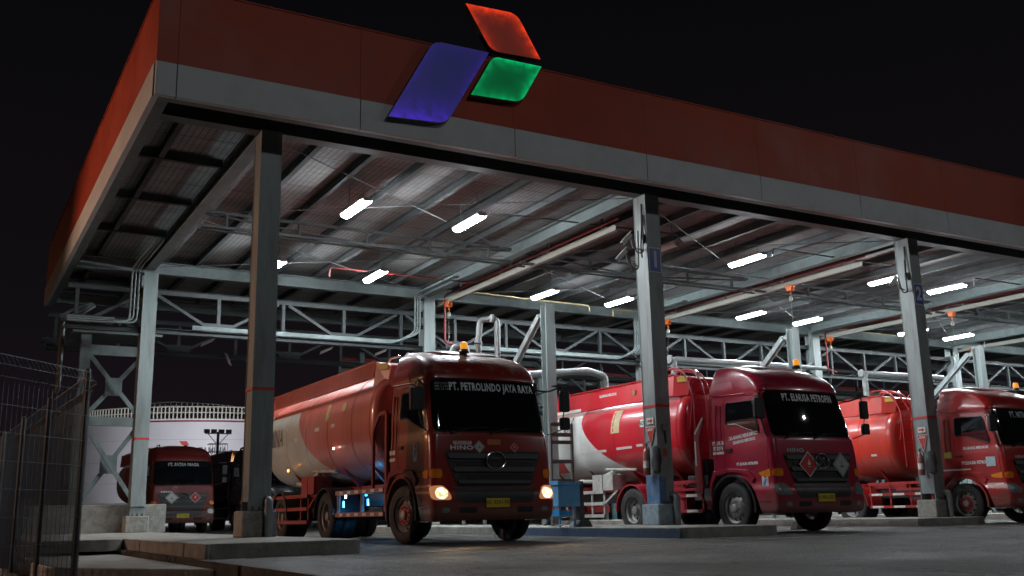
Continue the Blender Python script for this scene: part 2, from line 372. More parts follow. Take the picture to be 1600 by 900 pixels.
# ================================================================== CANOPY BUILDING
FR, BK, YE, XL, XE = -1.2, 12.32, 18.46, -2.33, 56.0
ZT = 7.72
can = empty('filling_station_canopy', (0,0,0), 0, 'huge flat roofed loading canopy, red fascia over a grey band', 'canopy')
Z1, Z2, Z3 = 7.64, 8.27, 9.72
joints = [-1.98+3.374*i for i in range(-1, 18)]
def fascia():
    red = MB(); gry = MB()
    xs = [XL]+[j for j in joints if j > XL+.1 and j < XE]+[XE]
    for a, b in zip(xs, xs[1:]):
        red.box(a+(.0006 if a > XL else .0), b-.0006, FR, FR+.08, Z2, Z3)
        gry.box(a+(.008 if a > XL else .0), b-.006, FR-.03, FR+.08, Z1, Z2-.012)
    ys = [FR+.081]+[FR+3.374*i+1.3 for i in range(0, 6)]+[YE]
    for a, b in zip(ys, ys[1:]):
        red.box(XL, XL+.08, a, b-.006, Z2, Z3); gry.box(XL-.03, XL+.08, a, b-.006, Z1, Z2-.012)
    red.build('red_fascia', fasc_red, can, bevel=.006); gry.build('grey_band', fasc_grey, can, bevel=.006)
    b = MB(); b.box(XL+.085, XE, FR+.085, FR+.10, Z1+.05, Z3-.02); b.box(XL+.085, XL+.10, FR+.11, YE, Z1+.05, Z3-.02)
    b.box(XL+.081, XE, FR+.10, FR+.28, Z1+.012, Z1+.03); b.box(XL+.085, XL+.28, FR+.29, YE, Z1+.012, Z1+.03)
    b.build('fascia_backing', steel, can)
    c = MB(); c.box(XL-.02, XE, FR-.02, FR+.16, Z3+.003, Z3+.03); c.box(XL-.02, XL+.16, FR+.161, YE, Z3+.003, Z3+.03)
    c.build('fascia_capping', fasc_red, can)
fascia()
MB().box(XL+.11, XE, FR+.12, YE-.02, 8.24, 8.30).build('roof_sheet', roof_mat(), can)
# deep front edge beam, back beams
m = MB().ibeam((XL+.3, .0, 7.97), (XE, .0, 7.97), .30, .50); m.build('front_beam', steeldark, can)
m = MB().ibeam((XL+.3, BK, 7.83), (XE, BK, 7.83), .26, .36); m.build('back_beam', steel, can)
m = MB().ibeam((XL+.3, YE-.3, 7.9), (XE, YE-.3, 7.9), .26, .36); m.build('back_beam', steel, can)
for k in range(0, 7):       # girders front to back over each column line
    x = 9*k
    m = MB().ibeam((x-.02, .16, 7.93), (x-.02, YE-.45, 7.93), .28, .36, .025)
    m.build('girder', steel, can)
rafter_m = mat('grimy rafter steel', (.085, .090, .092), .85, 0, .35, 2.5, spec=.15, dirt=(.05,.05,.05), dirtamt=.8, dscale=2)
lat_m = mat('lattice steel', (.022, .029, .031), .6, 0, .3, 3, dirt=(.05,.05,.05), dirtamt=.7, dscale=3)
# roof rafters in the Y direction
raf = [-1.45]+[9*k+d for k in range(0, 6) for d in (1.35, 2.55, 3.80, 5.15, 6.45, 7.75)]
for x in raf:
    m = MB().ibeam((x, .16, 8.13), (x, YE-.45, 8.13), .12, .20, .012)
    m.build('rafter', rafter_m, can)
for y in (3.1, 6.2, 9.3, 15.4):
    MB().ibeam((XL+.3, y, 8.10), (-.14, y, 8.10), .12, .20, .012).build('outrigger', rafter_m, can)
# light bracing trusses across the bays
for k in range(0, 6):
    for y in (6.2,):
        m = MB(); x0, x1 = 9*k+.13, 9*k+8.85
        m.beam((x0, y, 7.93), (x1, y, 7.93), .07, .07); m.beam((x0, y, 7.56), (x1, y, 7.56), .07, .07)
        m.beam((x0, y+.55, 7.62), (x1, y+.55, 7.62), .05, .05)
        for i in range(5):
            xx = x0+.6+i*1.85; m.beam((xx, y, 7.597), (xx, y, 7.893), .09, .05, (1,0,0))
        m.beam((x0, y+.09, 7.90), (x0+4.3, y+.09, 7.6), .04, .04); m.beam((x1, y+.09, 7.90), (x0+4.4, y+.09, 7.6), .04, .04)
        m.build('cross_truss', rafter_m, can)
    m = MB()          # thin diagonal wind bracing rods
    for (a, b) in (((.2, .4), (8.8, 6.0)), ((8.8, .4), (.2, 6.0)), ((.2, 6.5), (8.8, 12.0)), ((8.8, 6.5), (.2, 12.0))):
        m.tube([(9*k+a[0], a[1], 7.79), (9*k+b[0], b[1], 7.77 if a[0] < 1 else 7.81)], .011, 5)
    m.each('bracing_rod', mat('rod steel', (.10,.10,.10), .8, .0), can)
# deep lattice between the back columns
def lattice(y, x0, x1, zb, zt, name, par, mt, step=2.0, cw=.12):
    m = MB(); m.ibeam((x0, y, zt), (x1, y, zt), .16, .16, .014); m.ibeam((x0, y, zb), (x1, y, zb), .18, .16, .014)
    i = 0; x = math.ceil(x0/step)*step
    while x < x1:
        if abs((x % 9)) > .3 or True: m.beam((x+.05, y, zb+.082), (x+.05, y, zt-.082), cw, .10, (1,0,0))
        if i % 2 == 0 and x+2*step < x1+.01:
            pass
        i += 1; x += step
    x = -4.
    while x < x1:
        for a, b in ((x, x+2), (x+4, x+2)):
            if min(a, b) >= x0-.3 and max(a, b) <= x1: m.beam((a+.05+(.16 if b > a else -.16), y-.004, zt-.085), (b+.05-(.10 if b > a else -.10), y-.004, zb+.085), .09, .12, (0,1,0))
        if x+2 > x0 and x+2 < x1: m.box(x+2-.35, x+2+.45, y-.075, y-.063, zb+.081, zb+.33)
        x += 4
    m.build(name, mt, par)
lattice(BK+.02, -2.2, XE, 5.95, 7.12, 'lattice_girder', can, lat_m)
lattice(YE-.3, -2.2, XE, 6.2, 7.3, 'lattice_girder', can, lat_m)

# plates added under the rear lattice to stand in for sodium lit glints
for x, y, z, r_ in ((3.0, 17.9, 6.62, .3), (7.4, 17.9, 6.60, .25), (9.6, 17.9, 6.66, -.2), (3.7, 17.9, 6.1, 1.3)):
    b_ = MB().prism([(-.28,-.05),(.20,.03),(.30,.12),(-.20,.06)], 'y', -.01, .01).build('glint_plate', mat('pale glint plate', (.5,.42,.38), .6), can)
    b_.location = (x, y, z); b_.rotation_euler = (0, -.2 if r_ < 1 else 1.3, math.radians(-40))
# ------------------------------------------------------------------ columns
redband = mat('red warning band', (.50, .03, .025), .4, 0, .2, 10)
greypvc = mat('grey drain pipe', (.22, .24, .25), .45, 0, .2, 5)
def column(x, y, top, label, group, front=True, blue=False):
    t = empty('steel_column', (x, y, 0), 0, label, 'column', group)
    w, d = (.40, .46) if front else (.40, .46)
    m = MB()
    if front:      # plated box with slightly proud flanges
        m.box(-w/2, w/2, -d/2, -d/2+.018, .645, top); m.box(-w/2, w/2, d/2-.018, d/2, .645, top)
        m.box(-w/2+.012, w/2-.012, -d/2+.018, d/2-.018, .80, top)
    else:          # H section
        m.box(-w/2, w/2, -d/2, -d/2+.02, .645, top); m.box(-w/2, w/2, d/2-.02, d/2, .645, top); m.box(-.15, .15, -d/2+.02, d/2-.02, .9, top-.35)
    m.build('shaft', steelcol, t)
    b = MB().box(-.31, .31, -.30, .30, .185, .64)
    if blue: bm_ = mat('blue splashed plinth', (.26, .33, .38), .8, 0, .4, 9, dirt=(.30, .29, .27), dirtamt=.9, dscale=4, bump=.4, bscale=22)
    b.build('plinth', bm_ if blue else concblock, t, bevel=.025)
    s = MB()
    zz = 2.76
    s.box(-w/2-.004, w/2+.004, -d/2-.004, -d/2-.001, zz, zz+.055); s.box(-w/2-.004, -w/2-.001, -d/2-.001, d/2+.004, zz, zz+.055); s.box(w/2+.001, w/2+.004, -d/2-.001, d/2+.004, zz, zz+.055)
    s.build('red_stripe', redband, t)
    bo = MB()
    for bx in (-.13, 0, .13):
        for by in (-d/2-.035,):
            bo.lathe([(.016,.64),(.016,.72)], 8, 'z', (bx, by, 0)); bo.lathe([(.028,.645),(.028,.675)], 6, 'z', (bx, by, 0))
    bo.each('anchor_bolt', steeldark, t, per=2)
    if front:
        p = MB().bend([(.12, -.235, .82), (.12, -.40, .82), (.12, -.40, .19)], .07, .13, 12)
        p.lathe([(.08,.60),(.08,.69)], 12, 'z', (.12, -.40, 0))
        p.build('drain_pipe', greypvc, t, smooth=True)
    else:
        MB().prism([(-.2,.9),(-.2,1.2),(.2,1.2),(.2,.9)], 'y', -.29, -.232).build('splice_plate', steelcol, t)
    if blue:
        q = MB().box(-w/2-.003, -w/2-.0005, -d/2-.002, d/2, .645, 1.25); q.box(-w/2, -.02, -d/2-.0035, -d/2-.0005, .645, 1.22)
        q.build('blue_paint_patch', mat('rubbed blue paint', (.07, .16, .30), .6, 0, .3, 6, dirt=(.3, .33, .34), dirtamt=.8, dscale=5), t)
    return t
fl = {0: 'front grey steel column with warm lit side, nearest the mesh fence, two pipes at its base',
      1: 'front grey column marked with a blue 1 sign, blue paint on its foot',
      2: 'front grey column to the right of the crimson tanker cab',
      3: 'front grey column beyond the right hand red tanker cab'}
for k in range(0, 6):
    column(9*k, 0, ZT, fl.get(k, 'far front grey canopy column'), 'front canopy columns', True, k == 1)
bl = {0: 'back grey column at far left in front of the braced pipe tower',
      1: 'back grey column behind the orange red tanker cab roof',
      2: 'back grey column behind the number 1 front column',
      3: 'back grey column behind the crimson tanker cab roof'}
for k in range(0, 6):
    column(9*k, BK, 7.64, bl.get(k, 'far back grey canopy column'), 'back canopy columns', False)
# loading-arm posts
for k in range(1, 6):
    t = empty('loading_post', (9*k, 4.55, 0), 0, {1: 'tall bare H section post just right of the orange red cab, with sloping strut', 2: 'bare H section post with strut behind the crimson cab roof', 3: 'bare H section post with strut above the right hand red cab'}.get(k, 'far loading post with strut'), 'post', 'loading posts on the islands')
    m = MB(); m.box(-.14, .14, -.14, -.12, .19, 6.0); m.box(-.14, .14, .12, .14, .19, 6.0); m.box(-.012, .012, -.12, .12, .19, 5.96)
    m.build('post', steelcol, t)
    m = MB().beam((0, .16, 5.78), (0, .42, 5.74), .012, .13); m.beam((0, .42, 5.76), (0, 2.4, 4.2), .10, .16); m.beam((.06, .42, 5.76), (.06, 2.4, 4.2), .012, .24)
    m.build('strut', steelcol, t)

# ------------------------------------------------------------------ hoist rails, trolleys, pipes
for k in range(1, 6):
    x = 9*k+.62
    t = empty('monorail', (x, 0, 0), 0, {1:'cream trolley rail with red pipe beside it, above the orange red tanker', 2:'cream trolley rail hanging above the crimson tanker', 3:'cream trolley rail hanging above the right hand red tanker'}.get(k, 'far cream trolley rail'), 'rail', 'trolley rails under the roof')
    MB().ibeam((0, 2.1, 7.60), (0, BK+.4, 7.60), .12, .16, .014).build('rail', white_rail, t)
    h = MB()
    for y in (2.7, 5.4, 8.2, 11): h.beam((0, y, 7.684), (0, y, 8.2), .06, .05, (1,0,0))
    h.each('rail_hanger', steeldark, t)
    if k <= 3:
        MB().bend([(-.05, 1.9, 7.80), (-.05, 12.1, 7.80), (-.05, 12.1, 6.2), (.45, 12.1, 6.1)], .035, .1, 8).build('fire_pipe', red_pipe, t, smooth=True)
def trolley(x, y, z, label, drop=.9, ring=False):
    t = empty('hoist_trolley', (x, y, z), 0, label, 'hoist', 'orange hoist trolleys')
    t.scale = (.78, .78, .78)
    m = MB()
    for s in (-1, 1): m.lathe([(.05,-.02),(.075,-.02),(.075,.02),(.05,.02)], 16, 'x', (s*.075, -.09, 0)); m.lathe([(.05,-.02),(.075,-.02),(.075,.02),(.05,.02)], 16, 'x', (s*.075, .09, 0))
    for s in (-1, 1): m.prism([(-.17,.07),(.17,.07),(.10,-.16),(-.10,-.16)], 'x', s*.10-.008, s*.10+.008)
    m.box(-.092, .092, -.05, .05, -.16, -.12)
    m.build('trolley_body', orange_m, t)
    h = MB().bend([(0,0,-.16),(0,0,-.26),(.05,0,-.33),(0,0,-.38)], .014, .03, 6); h.lathe([(.03,-.30),(.05,-.27),(.03,-.24)], 12, 'z')
    h.build('hook', orange_m, t)
    d = MB().lathe([(.02,-.62),(.07,-.60),(.085,-.5),(.07,-.42),(.02,-.38)], 14, 'z'); d.build('retractor', mat('retractor body', (.22,.24,.22), .4), t, smooth=True)
    c = MB().tube([(0,0,-.6),(0,0,-.6-drop)], .009, 5); c.tube([(0,0,-.6-drop),(-.10,.05,-1.1-drop),(-.16,.08,-1.75-drop)], .007, 5)
    c.build('cable', galv, t); MB().lathe([(.012,-.64-drop),(.03,-.62-drop),(.03,-.54-drop),(.01,-.5-drop)], 10, 'z').build('snap_hook', galv, t)
    return t
trolley(9.62, 11.9, 7.50, 'orange hoist trolley with hanging cable above the orange red cab')
trolley(18.62, 11.5, 7.50, 'orange hoist trolley beside the number 1 column, above the crimson tanker rear', .7)
trolley(18.62, 5.1, 7.50, 'orange hoist trolley high over the crimson cab, upper one near the middle', 1.4)
trolley(27.62, 11.9, 7.50, 'orange hoist trolley above the red tanker ladder', 1.0)
trolley(27.62, 5.9, 7.50, 'orange hoist trolley just right of the second front column, high up', 2.2)
trolley(36.62, 11.6, 7.50, 'orange hoist trolley furthest to the right, by a loading post', .8)
# sprinkler / cable pipes under the roof
def pipe_thing(name, pts, r, mt, label, cat='pipe', rad=.12, drops=()):
    m = MB().bend(pts, r, rad, 8)
    for d in drops: m.tube([d[0], d[1]], r*.8, 6)
    return tag(m.build(name, mt, smooth=True), label, cat)
pipe_thing('sprinkler_pipe', [(4.6, 9.6, 7.42), (4.6, 9.6, 7.72), (9.4, 9.6, 7.70)], .024, red_pipe, 'thin red sprinkler pipe crossing the first bay near the back beam')
pipe_thing('sprinkler_pipe', [(6.4, 3.0, 7.80), (6.4, 3.0, 7.84), (12.0, 2.6, 7.84), (12.2, 2.6, 7.62)], .022, steeldark, 'thin dark pipe reaching from a lit fixture to the number 1 column')
pipe_thing('sprinkler_pipe', [(15.5, 2.6, 7.60), (15.5, 2.6, 7.85), (20.6, 2.6, 7.85)], .022, steeldark, 'thin dark pipe under the roof of the second bay')
pipe_thing('sprinkler_pipe', [(24.5, 2.6, 7.60), (24.5, 2.6, 7.85), (30.6, 2.6, 7.85)], .022, steeldark, 'thin dark pipe at the right edge under the roof')
pipe_thing('sprinkler_pipe', [(12.2, 5.0, 7.4), (12.2, 5.0, 7.66), (17.6, 5.0, 7.66)], .022, steeldark, 'thin dark pipe with down turned end in the second bay')
pipe_thing('yellow_pipe', [(9.6, 10.8, 7.70), (14.6, 10.8, 7.62), (14.6, 10.8, 7.40)], .024, yellow_pipe, 'thin yellow conduit along the back beam of the second bay')
pipe_thing('yellow_pipe', [(17.9, 11.2, 7.70), (15.9, 11.2, 7.66), (15.9, 11.2, 7.42)], .022, yellow_pipe, 'short yellow conduit with a drop beside the number 1 column')
pipe_thing('yellow_pipe', [(27.2, 11.0, 7.72), (31.8, 11.0, 7.66), (31.8, 11.0, 7.36)], .024, yellow_pipe, 'thin yellow conduit along the back beam of the third bay')
pipe_thing('yellow_pipe', [(18.45, 11.95, 7.3), (18.45, 11.95, 5.9), (18.65, 11.95, 5.7)], .035, mat('old yellow pipe', (.50,.40,.08), .5), 'yellow upright pipe on the back column behind the number 1 column')
for k, x in enumerate((9, 18, 27)):
    m = MB()
    for i, dx in enumerate((0, .09, .18)):
        m.bend([(x-.45-dx, 9.0, 7.70), (x-.45-dx, 11.7, 7.70), (x-.45-dx, 11.9, 7.60), (x-.45-dx, 11.9, 6.4), (x-1.2-dx, 11.9, 6.08-.04*i), (x-7.8, 11.9, 6.08-.04*i)], .028, .25, 8)
    tag(m.build('conduit_bundle', steel, smooth=True), ['bundle of grey conduits bending down beside the back column behind the orange red cab', 'bundle of grey conduits with a round bend left of the number 1 column', 'bundle of grey conduits bending down behind the crimson cab'][k], 'conduit', 'conduit bundles')
m = MB()
for dx, dz in ((0,0),(.1,.05),(.2,.0)): m.bend([(-.35-dx, 8.5, 7.7), (-.35-dx, 12.0, 7.7), (-.35-dx, 12.0, 6.1+dz), (-.9-dx, 12.0, 6.06+dz)], .025, .2, 8)
for dz in (0, .06, .12): m.tube([(-2.2, 12.05, 6.06+dz), (-.95, 12.05, 6.06+dz)], .026, 8)
tag(m.build('conduit_bundle', steel, smooth=True), 'pair of thin conduits dropping left of the far left back column', 'conduit', 'conduit bundles')

# ------------------------------------------------------------------ fluorescent fixtures
tube_on = emis('lit diffuser', (.86, .95, 1.0), TUBE)
tube_off = mat('unlit diffuser', (.45, .45, .44), .4)
def fixture(lit=True):
    t = empty('fluorescent_lamp', (0,0,0))
    prof = [(-.135,-.012),(.135,-.012),(.125,.035),(.07,.06),(-.07,.06),(-.125,.035)]
    m = MB().prism(prof, 'y', -.70, .70)
    for s in (-1, 1): m.box(-.10, .10, s*.70-.014, s*.70+.014, -.045, .05)
    m.build('housing', mat('fixture housing', (.45,.46,.46), .5), t)
    a = [(.125*math.cos(PI*k/8), -.013-.085*math.sin(PI*k/8)) for k in range(9)]
    MB().prism(a, 'y', -.665, .665).build('diffuser', tube_on if lit else tube_off, t)
    h = MB()
    for s in (-.45, .45): h.tube([(0, s, .05), (0, s, .62)], .008, 5)
    h.each('hanger_rod', steeldark, t)
    return t
P0 = fixture(True); P1 = fixture(False); used = []
FL = {(3,0):'lit tube lamp nearest the front left, hanging in the first bay', (6,0):'lit tube lamp in front right of the first bay, its wire reaching the dark pipe',
      (3,1):'small lit tube lamp partly behind the near left column', (6,1):'lit tube lamp at the back of the first bay, above the orange red tanker',
      (12,1):'lit tube lamp just above the tall bare post', (15,1):'lit tube lamp immediately left of the number 1 column',
      (15,0):'large lit tube lamp right of the number 1 column', (21,1):'lit tube lamp at the back of the second bay, upper right of the crimson cab',
      (24,1):'lit tube lamp directly over the bare post behind the crimson cab', (21,0):'lit tube lamp behind the camera on the second front column',
      (24,0):'large lit tube lamp at the right edge beside the second front column', (30,1):'small lit tube lamp half hidden by the second front column',
      (33,1):'lit tube lamp lowest at the right, beyond the second front column', (12,0):'unlit tube lamp under the roof right of the number 1 sign'}
for bx in (3, 6, 12, 15, 21, 24, 30, 33, 39, 42, 48, 51):
    for r, y in ((0, 3.25), (1, 9.6)):
        off = (bx, r) == (12, 0)
        if off: o = P1
        elif not used: o = P0; used.append(1)
        else: o = copy_tree(P0)
        o.location = (bx+random.uniform(-.05,.05), y+random.uniform(-.08,.08), 7.60)
        o.rotation_euler = (random.uniform(-.012,.012), 0, random.uniform(-.02,.02))
        tag(o, FL.get((bx, r), 'lit tube lamp in a bay beyond the right edge'), 'lamp', 'tube lamps under the canopy roof')

# ------------------------------------------------------------------ lamps outside the picture that light the yard
def lamp_mast(x, y, h, aim, col, power, label, size=50, rad=.25):
    t = empty('yard_lamp', (x, y, 0), 0, label, 'lamp', 'yard lamp masts out of frame')
    MB().lathe([(.14,0),(.07,h)], 14, 'z').build('mast', steeldark, t, smooth=True)
    b = MB().box(-.35,.35,-.25,.25,h,h+.16); b.build('lamp_head', steeldark, t)
    l = D.lights.new('lamp_beam', 'SPOT'); l.energy = power; l.color = col; l.spot_size = math.radians(size*2); l.spot_blend = .6; l.shadow_soft_size = rad
    o = D.objects.new('lamp_beam', l); COL.objects.link(o); o.parent = t; o.location = (0, 0, h-.2-rad)
    d = Vector(aim)-Vector((x, y, h-.2)); o.rotation_euler = d.to_track_quat('-Z', 'Y').to_euler()
lamp_mast(4, -30, 19, (6, 0, 5), (.93, .97, 1), FLOOD, 'tall floodlight mast behind the camera', 55)
lamp_mast(38, -28, 19, (30, 0, 5), (.93, .97, 1), FLOOD*1.0, 'tall floodlight mast to the right of the yard', 55)
lamp_mast(-16, 8.9, 7.0, (3, 1, -1.0), (1, .58, .40), SODIUM, 'sodium street lamp left of the canopy', 47, .12)
lamp_mast(-20, 40, 9, (0, 16, 4), (1, .46, .20), 3000, 'sodium street lamp far behind on the left', 70, .12)

# ================================================================== TANKER TRUCKS
# cab section table: z, front y, half width, corner radius, bow, rear y
CT = np.array([
 (0.4,0.05,1.19,0.115,0.053,0.6),
 (0.46,0.0,1.225,0.122,0.053,0.62),
 (0.6,-0.02,1.235,0.122,0.053,0.66),
 (0.84,-0.01,1.24,0.122,0.053,0.75),
 (0.93,0.02,1.235,0.122,0.053,0.83),
 (0.96,0.05,1.22,0.122,0.053,0.86),
 (1.1,0.055,1.215,0.122,0.053,1.05),
 (1.195,0.06,1.215,0.122,0.053,1.36),
 (1.2,0.06,1.215,0.122,0.053,2.0),
 (1.3,0.065,1.215,0.122,0.053,2.0),
 (1.6,0.08,1.213,0.13,0.056,2.0),
 (1.8,0.1,1.208,0.144,0.06,2.0),
 (1.92,0.115,1.2,0.158,0.064,2.0),
 (1.95,0.135,1.197,0.179,0.072,2.0),
 (2.3,0.21,1.198,0.187,0.08,2.0),
 (2.6,0.285,1.175,0.195,0.08,2.0),
 (2.9,0.37,1.15,0.203,0.08,2.0),
 (2.93,0.335,1.155,0.203,0.08,2.0),
 (3.0,0.345,1.15,0.211,0.08,2.0),
 (3.12,0.41,1.135,0.234,0.088,2.0),
 (3.24,0.51,1.115,0.265,0.096,2.0),
 (3.34,0.66,1.09,0.296,0.104,2.0),
 (3.43,0.88,1.05,0.312,0.104,2.0),
 (3.5,1.14,1.01,0.296,0.096,1.99),
 (3.55,1.42,0.93,0.234,0.08,1.98),
 (3.58,1.66,0.82,0.156,0.048,1.96)])
def sec(z): return [np.interp(z, CT[:,0], CT[:,k]) for k in range(1, 6)]
def front_y(x, z):
    yf, hw, rc, bow, yr = sec(z); ax = abs(x); e = hw-rc
    y = yf+bow*(min(ax, e)/e)**2
    if ax > e: y += rc-math.sqrt(max(rc*rc-(min(ax, hw)-e)**2, 0))
    return y
def cab_contour(z):
    yf, hw, rc, bow, yr = sec(z); P = []
    e = hw-rc; y0 = yf+bow+rc; y0 = min(y0, yr-.03)
    rr = .05
    for k in range(5): P.append((-hw+ (rr*(1-math.cos(PI/2*(1-k/4))) ), yr-rr+rr*math.sin(PI/2*(1-k/4))))
    for k in range(1, 11): P.append((-hw, (yr-rr)+(y0-(yr-rr))*k/10))
    for k in range(1, 8):
        a = PI/2*k/8; P.append((-e-rc*math.cos(a), yf+bow+rc-rc*math.sin(a)))
    for k in range(0, 17):
        x = -e+2*e*k/16; P.append((x, yf+bow*(x/e)**2))
    for p in [(-p[0], p[1]) for p in P[:22]][::-1]: P.append(p)
    return P
def patch(fn_pt, x0, x1, z0, z1, rad, d, nu=18, nv=10, back=.01):
    """rounded patch on a surface: fn_pt(x, z, offset) -> point; x0, x1 may be functions of z"""
    f0 = x0 if callable(x0) else (lambda z: x0); f1 = x1 if callable(x1) else (lambda z: x1)
    mb = MB(); rows = []
    zs = [z0+(z1-z0)*(.5-.5*math.cos(PI*j/nv)) if rad > 0 else z0+(z1-z0)*j/nv for j in range(nv+1)]
    for z in zs:
        ins = 0
        for e in (z-z0, z1-z):
            if e < rad: ins = max(ins, rad-math.sqrt(max(rad*rad-(rad-e)**2, 0)))
        a, b = f0(z)+ins, f1(z)-ins
        rows.append([(a+(b-a)*i/nu, z) for i in range(nu+1)])
    vs = [fn_pt(x, z, d) for r in rows for (x, z) in r]; n = nu+1
    fs = [(j*n+i, j*n+i+1, (j+1)*n+i+1, (j+1)*n+i) for j in range(nv) for i in range(nu)]
    ring = [i for i in range(n)]+[j*n+nu for j in range(1, nv+1)]+[nv*n+i for i in range(nu-1, -1, -1)]+[j*n for j in range(nv-1, 0, -1)]
    flat = [p for r in rows for p in r]
    m = len(vs)
    vs += [fn_pt(flat[i][0], flat[i][1], -back) for i in ring]
    for k in range(len(ring)): fs.append((ring[k], ring[(k+1)%len(ring)], m+(k+1)%len(ring), m+k))
    return mb.add(vs, fs)
def FP(x, z, d):            # point on the cab front, offset outwards
    hw = sec(z)[1]; x = max(-hw+.002, min(hw-.002, x))
    y = front_y(x, z); y2 = front_y(x+.004 if x < 0 else x-.004, z)
    s = (y-y2)/.004; nx = math.copysign(1, x)*max(s, 0); L = math.hypot(nx, 1)
    return (x+nx/L*d, y-d/L, z)
def SP(side):               # point on the cab side: (y, z)
    return lambda y, z, d: (side*(sec(z)[1]+d), y, z)
def windshield_sheen(): pass

def tyre_mb(c, r, w, n=40):
    x0 = c[0]
    prof = [(r*.60,-w/2+.03),(r*.62,-w/2+.005),(r*.80,-w/2-.006),(r*.93,-w/2+.004),(r*.985,-w/2+.03)]
    for k in range(4):
        a = -w/2+.03+(w-.06)*(k+.35)/4.4; b = a+.018
        prof += [(r, a-.003), (r*.982, a), (r*.982, b), (r, b+.003)]
    prof += [(r*.985,w/2-.03),(r*.93,w/2-.004),(r*.80,w/2+.006),(r*.62,w/2-.005),(r*.60,w/2-.03)]
    return MB().lathe(prof, n, 'x', c, caps=False)
def rim_mat(name, rr, hole, col):
    m = mat(name, col, .4, .35, .3, 8, dirt=(.10, .09, .085), dirtamt=.8, dscale=7)
    n = m.node_tree.nodes; l = m.node_tree.links; b = n['Principled BSDF']; src = b.inputs['Base Color'].links[0].from_socket
    t = n.new('ShaderNodeTexCoord'); s = n.new('ShaderNodeSeparateXYZ'); l.new(t.outputs['Object'], s.inputs[0])
    def M(op, a, b_=None):
        x = n.new('ShaderNodeMath'); x.operation = op
        for i, q in enumerate((a, b_)):
            if q is None: continue
            if isinstance(q, (int, float)): x.inputs[i].default_value = q
            else: l.new(q, x.inputs[i])
        return x.outputs[0]
    Y, Z = s.outputs['Y'], s.outputs['Z']
    rad = M('SQRT', M('ADD', M('MULTIPLY', Y, Y), M('MULTIPLY', Z, Z)))
    ang = M('ADD', M('ARCTAN2', Z, Y), 2*PI)
    st_ = 2*PI/10
    fr = M('MULTIPLY', M('SUBTRACT', M('MODULO', ang, st_), st_/2), rr)
    dr = M('SUBTRACT', rad, rr)
    d = M('SQRT', M('ADD', M('MULTIPLY', fr, fr), M('MULTIPLY', dr, dr)))
    f = M('LESS_THAN', d, hole)
    mx = n.new('ShaderNodeMix'); mx.data_type = 'RGBA'; l.new(f, mx.inputs[0]); l.new(src, mx.inputs[6]); mx.inputs[7].default_value = (.006,.006,.006,1)
    l.new(mx.outputs[2], b.inputs['Base Color']); return m
rim_s = rim_mat('front wheel steel', .245, .030, (.46,.45,.44)); rim_d = rim_mat('rear wheel steel', .205, .034, (.36,.35,.34))
def wheel(par, x, y, r=.52, w=.27, side=-1, dual=False, steer=0, hubm=None):
    """side -1: outside faces -x"""
    t = empty('wheel', (x, y, r)); t.parent = par; t.rotation_euler = (random.uniform(0, 3), 0, 0)
    if steer: t.rotation_euler = (0, 0, steer)
    s = side
    tyre_mb((0,0,0), r, w).build('tyre', rubber, t, smooth=True)
    if dual: tyre_mb((-s*.31,0,0), r, w).build('tyre', rubber, t, smooth=True)
    m = MB()
    o = s*(w/2-.03)
    if dual:    # deep dished rim
        pr = [(r*.625, o), (r*.61, o-s*.01), (r*.56, o-s*.03), (r*.55, o-s*.13), (r*.50, o-s*.155), (r*.30, o-s*.15), (r*.29, o-s*.12), (.10, o-s*.11), (.09, o-s*.02), (.0, o-s*.01)]
    else:       # bulged front disc
        pr = [(r*.625, o), (r*.61, o-s*.01), (r*.56, o-s*.03), (r*.545, o-s*.09), (r*.42, o-s*.055), (r*.36, o-s*.02), (r*.35, o-s*.012), (.09, o-s*.012), (.085, o+s*.03), (.06, o+s*.045), (.0, o+s*.048)]
    m.lathe(pr, 30, 'x', caps=False)
    m.build('rim', rim_d if dual else rim_s, t, smooth=True, ang=22)
    nn = MB(); q0 = (o-s*.012) if not dual else (o-s*.15); R_ = r*.30 if not hubm else r*.36
    nn.lathe([(R_, q0-.006), (R_, q0+.006)], 24, 'x') if hubm else nn.lathe([(.12, q0-.008), (.12, q0+.008)], 20, 'x')
    for k in range(10):
        a = 2*PI*(k+.5)/10; nn.lathe([(.018,-.006),(.018,.03)] if s > 0 else [(.018,-.03),(.018,.006)], 6, 'x', (q0, r*.27*math.cos(a), r*.27*math.sin(a)))
    nn.build('hub', hubm or rimm, t)
    return t

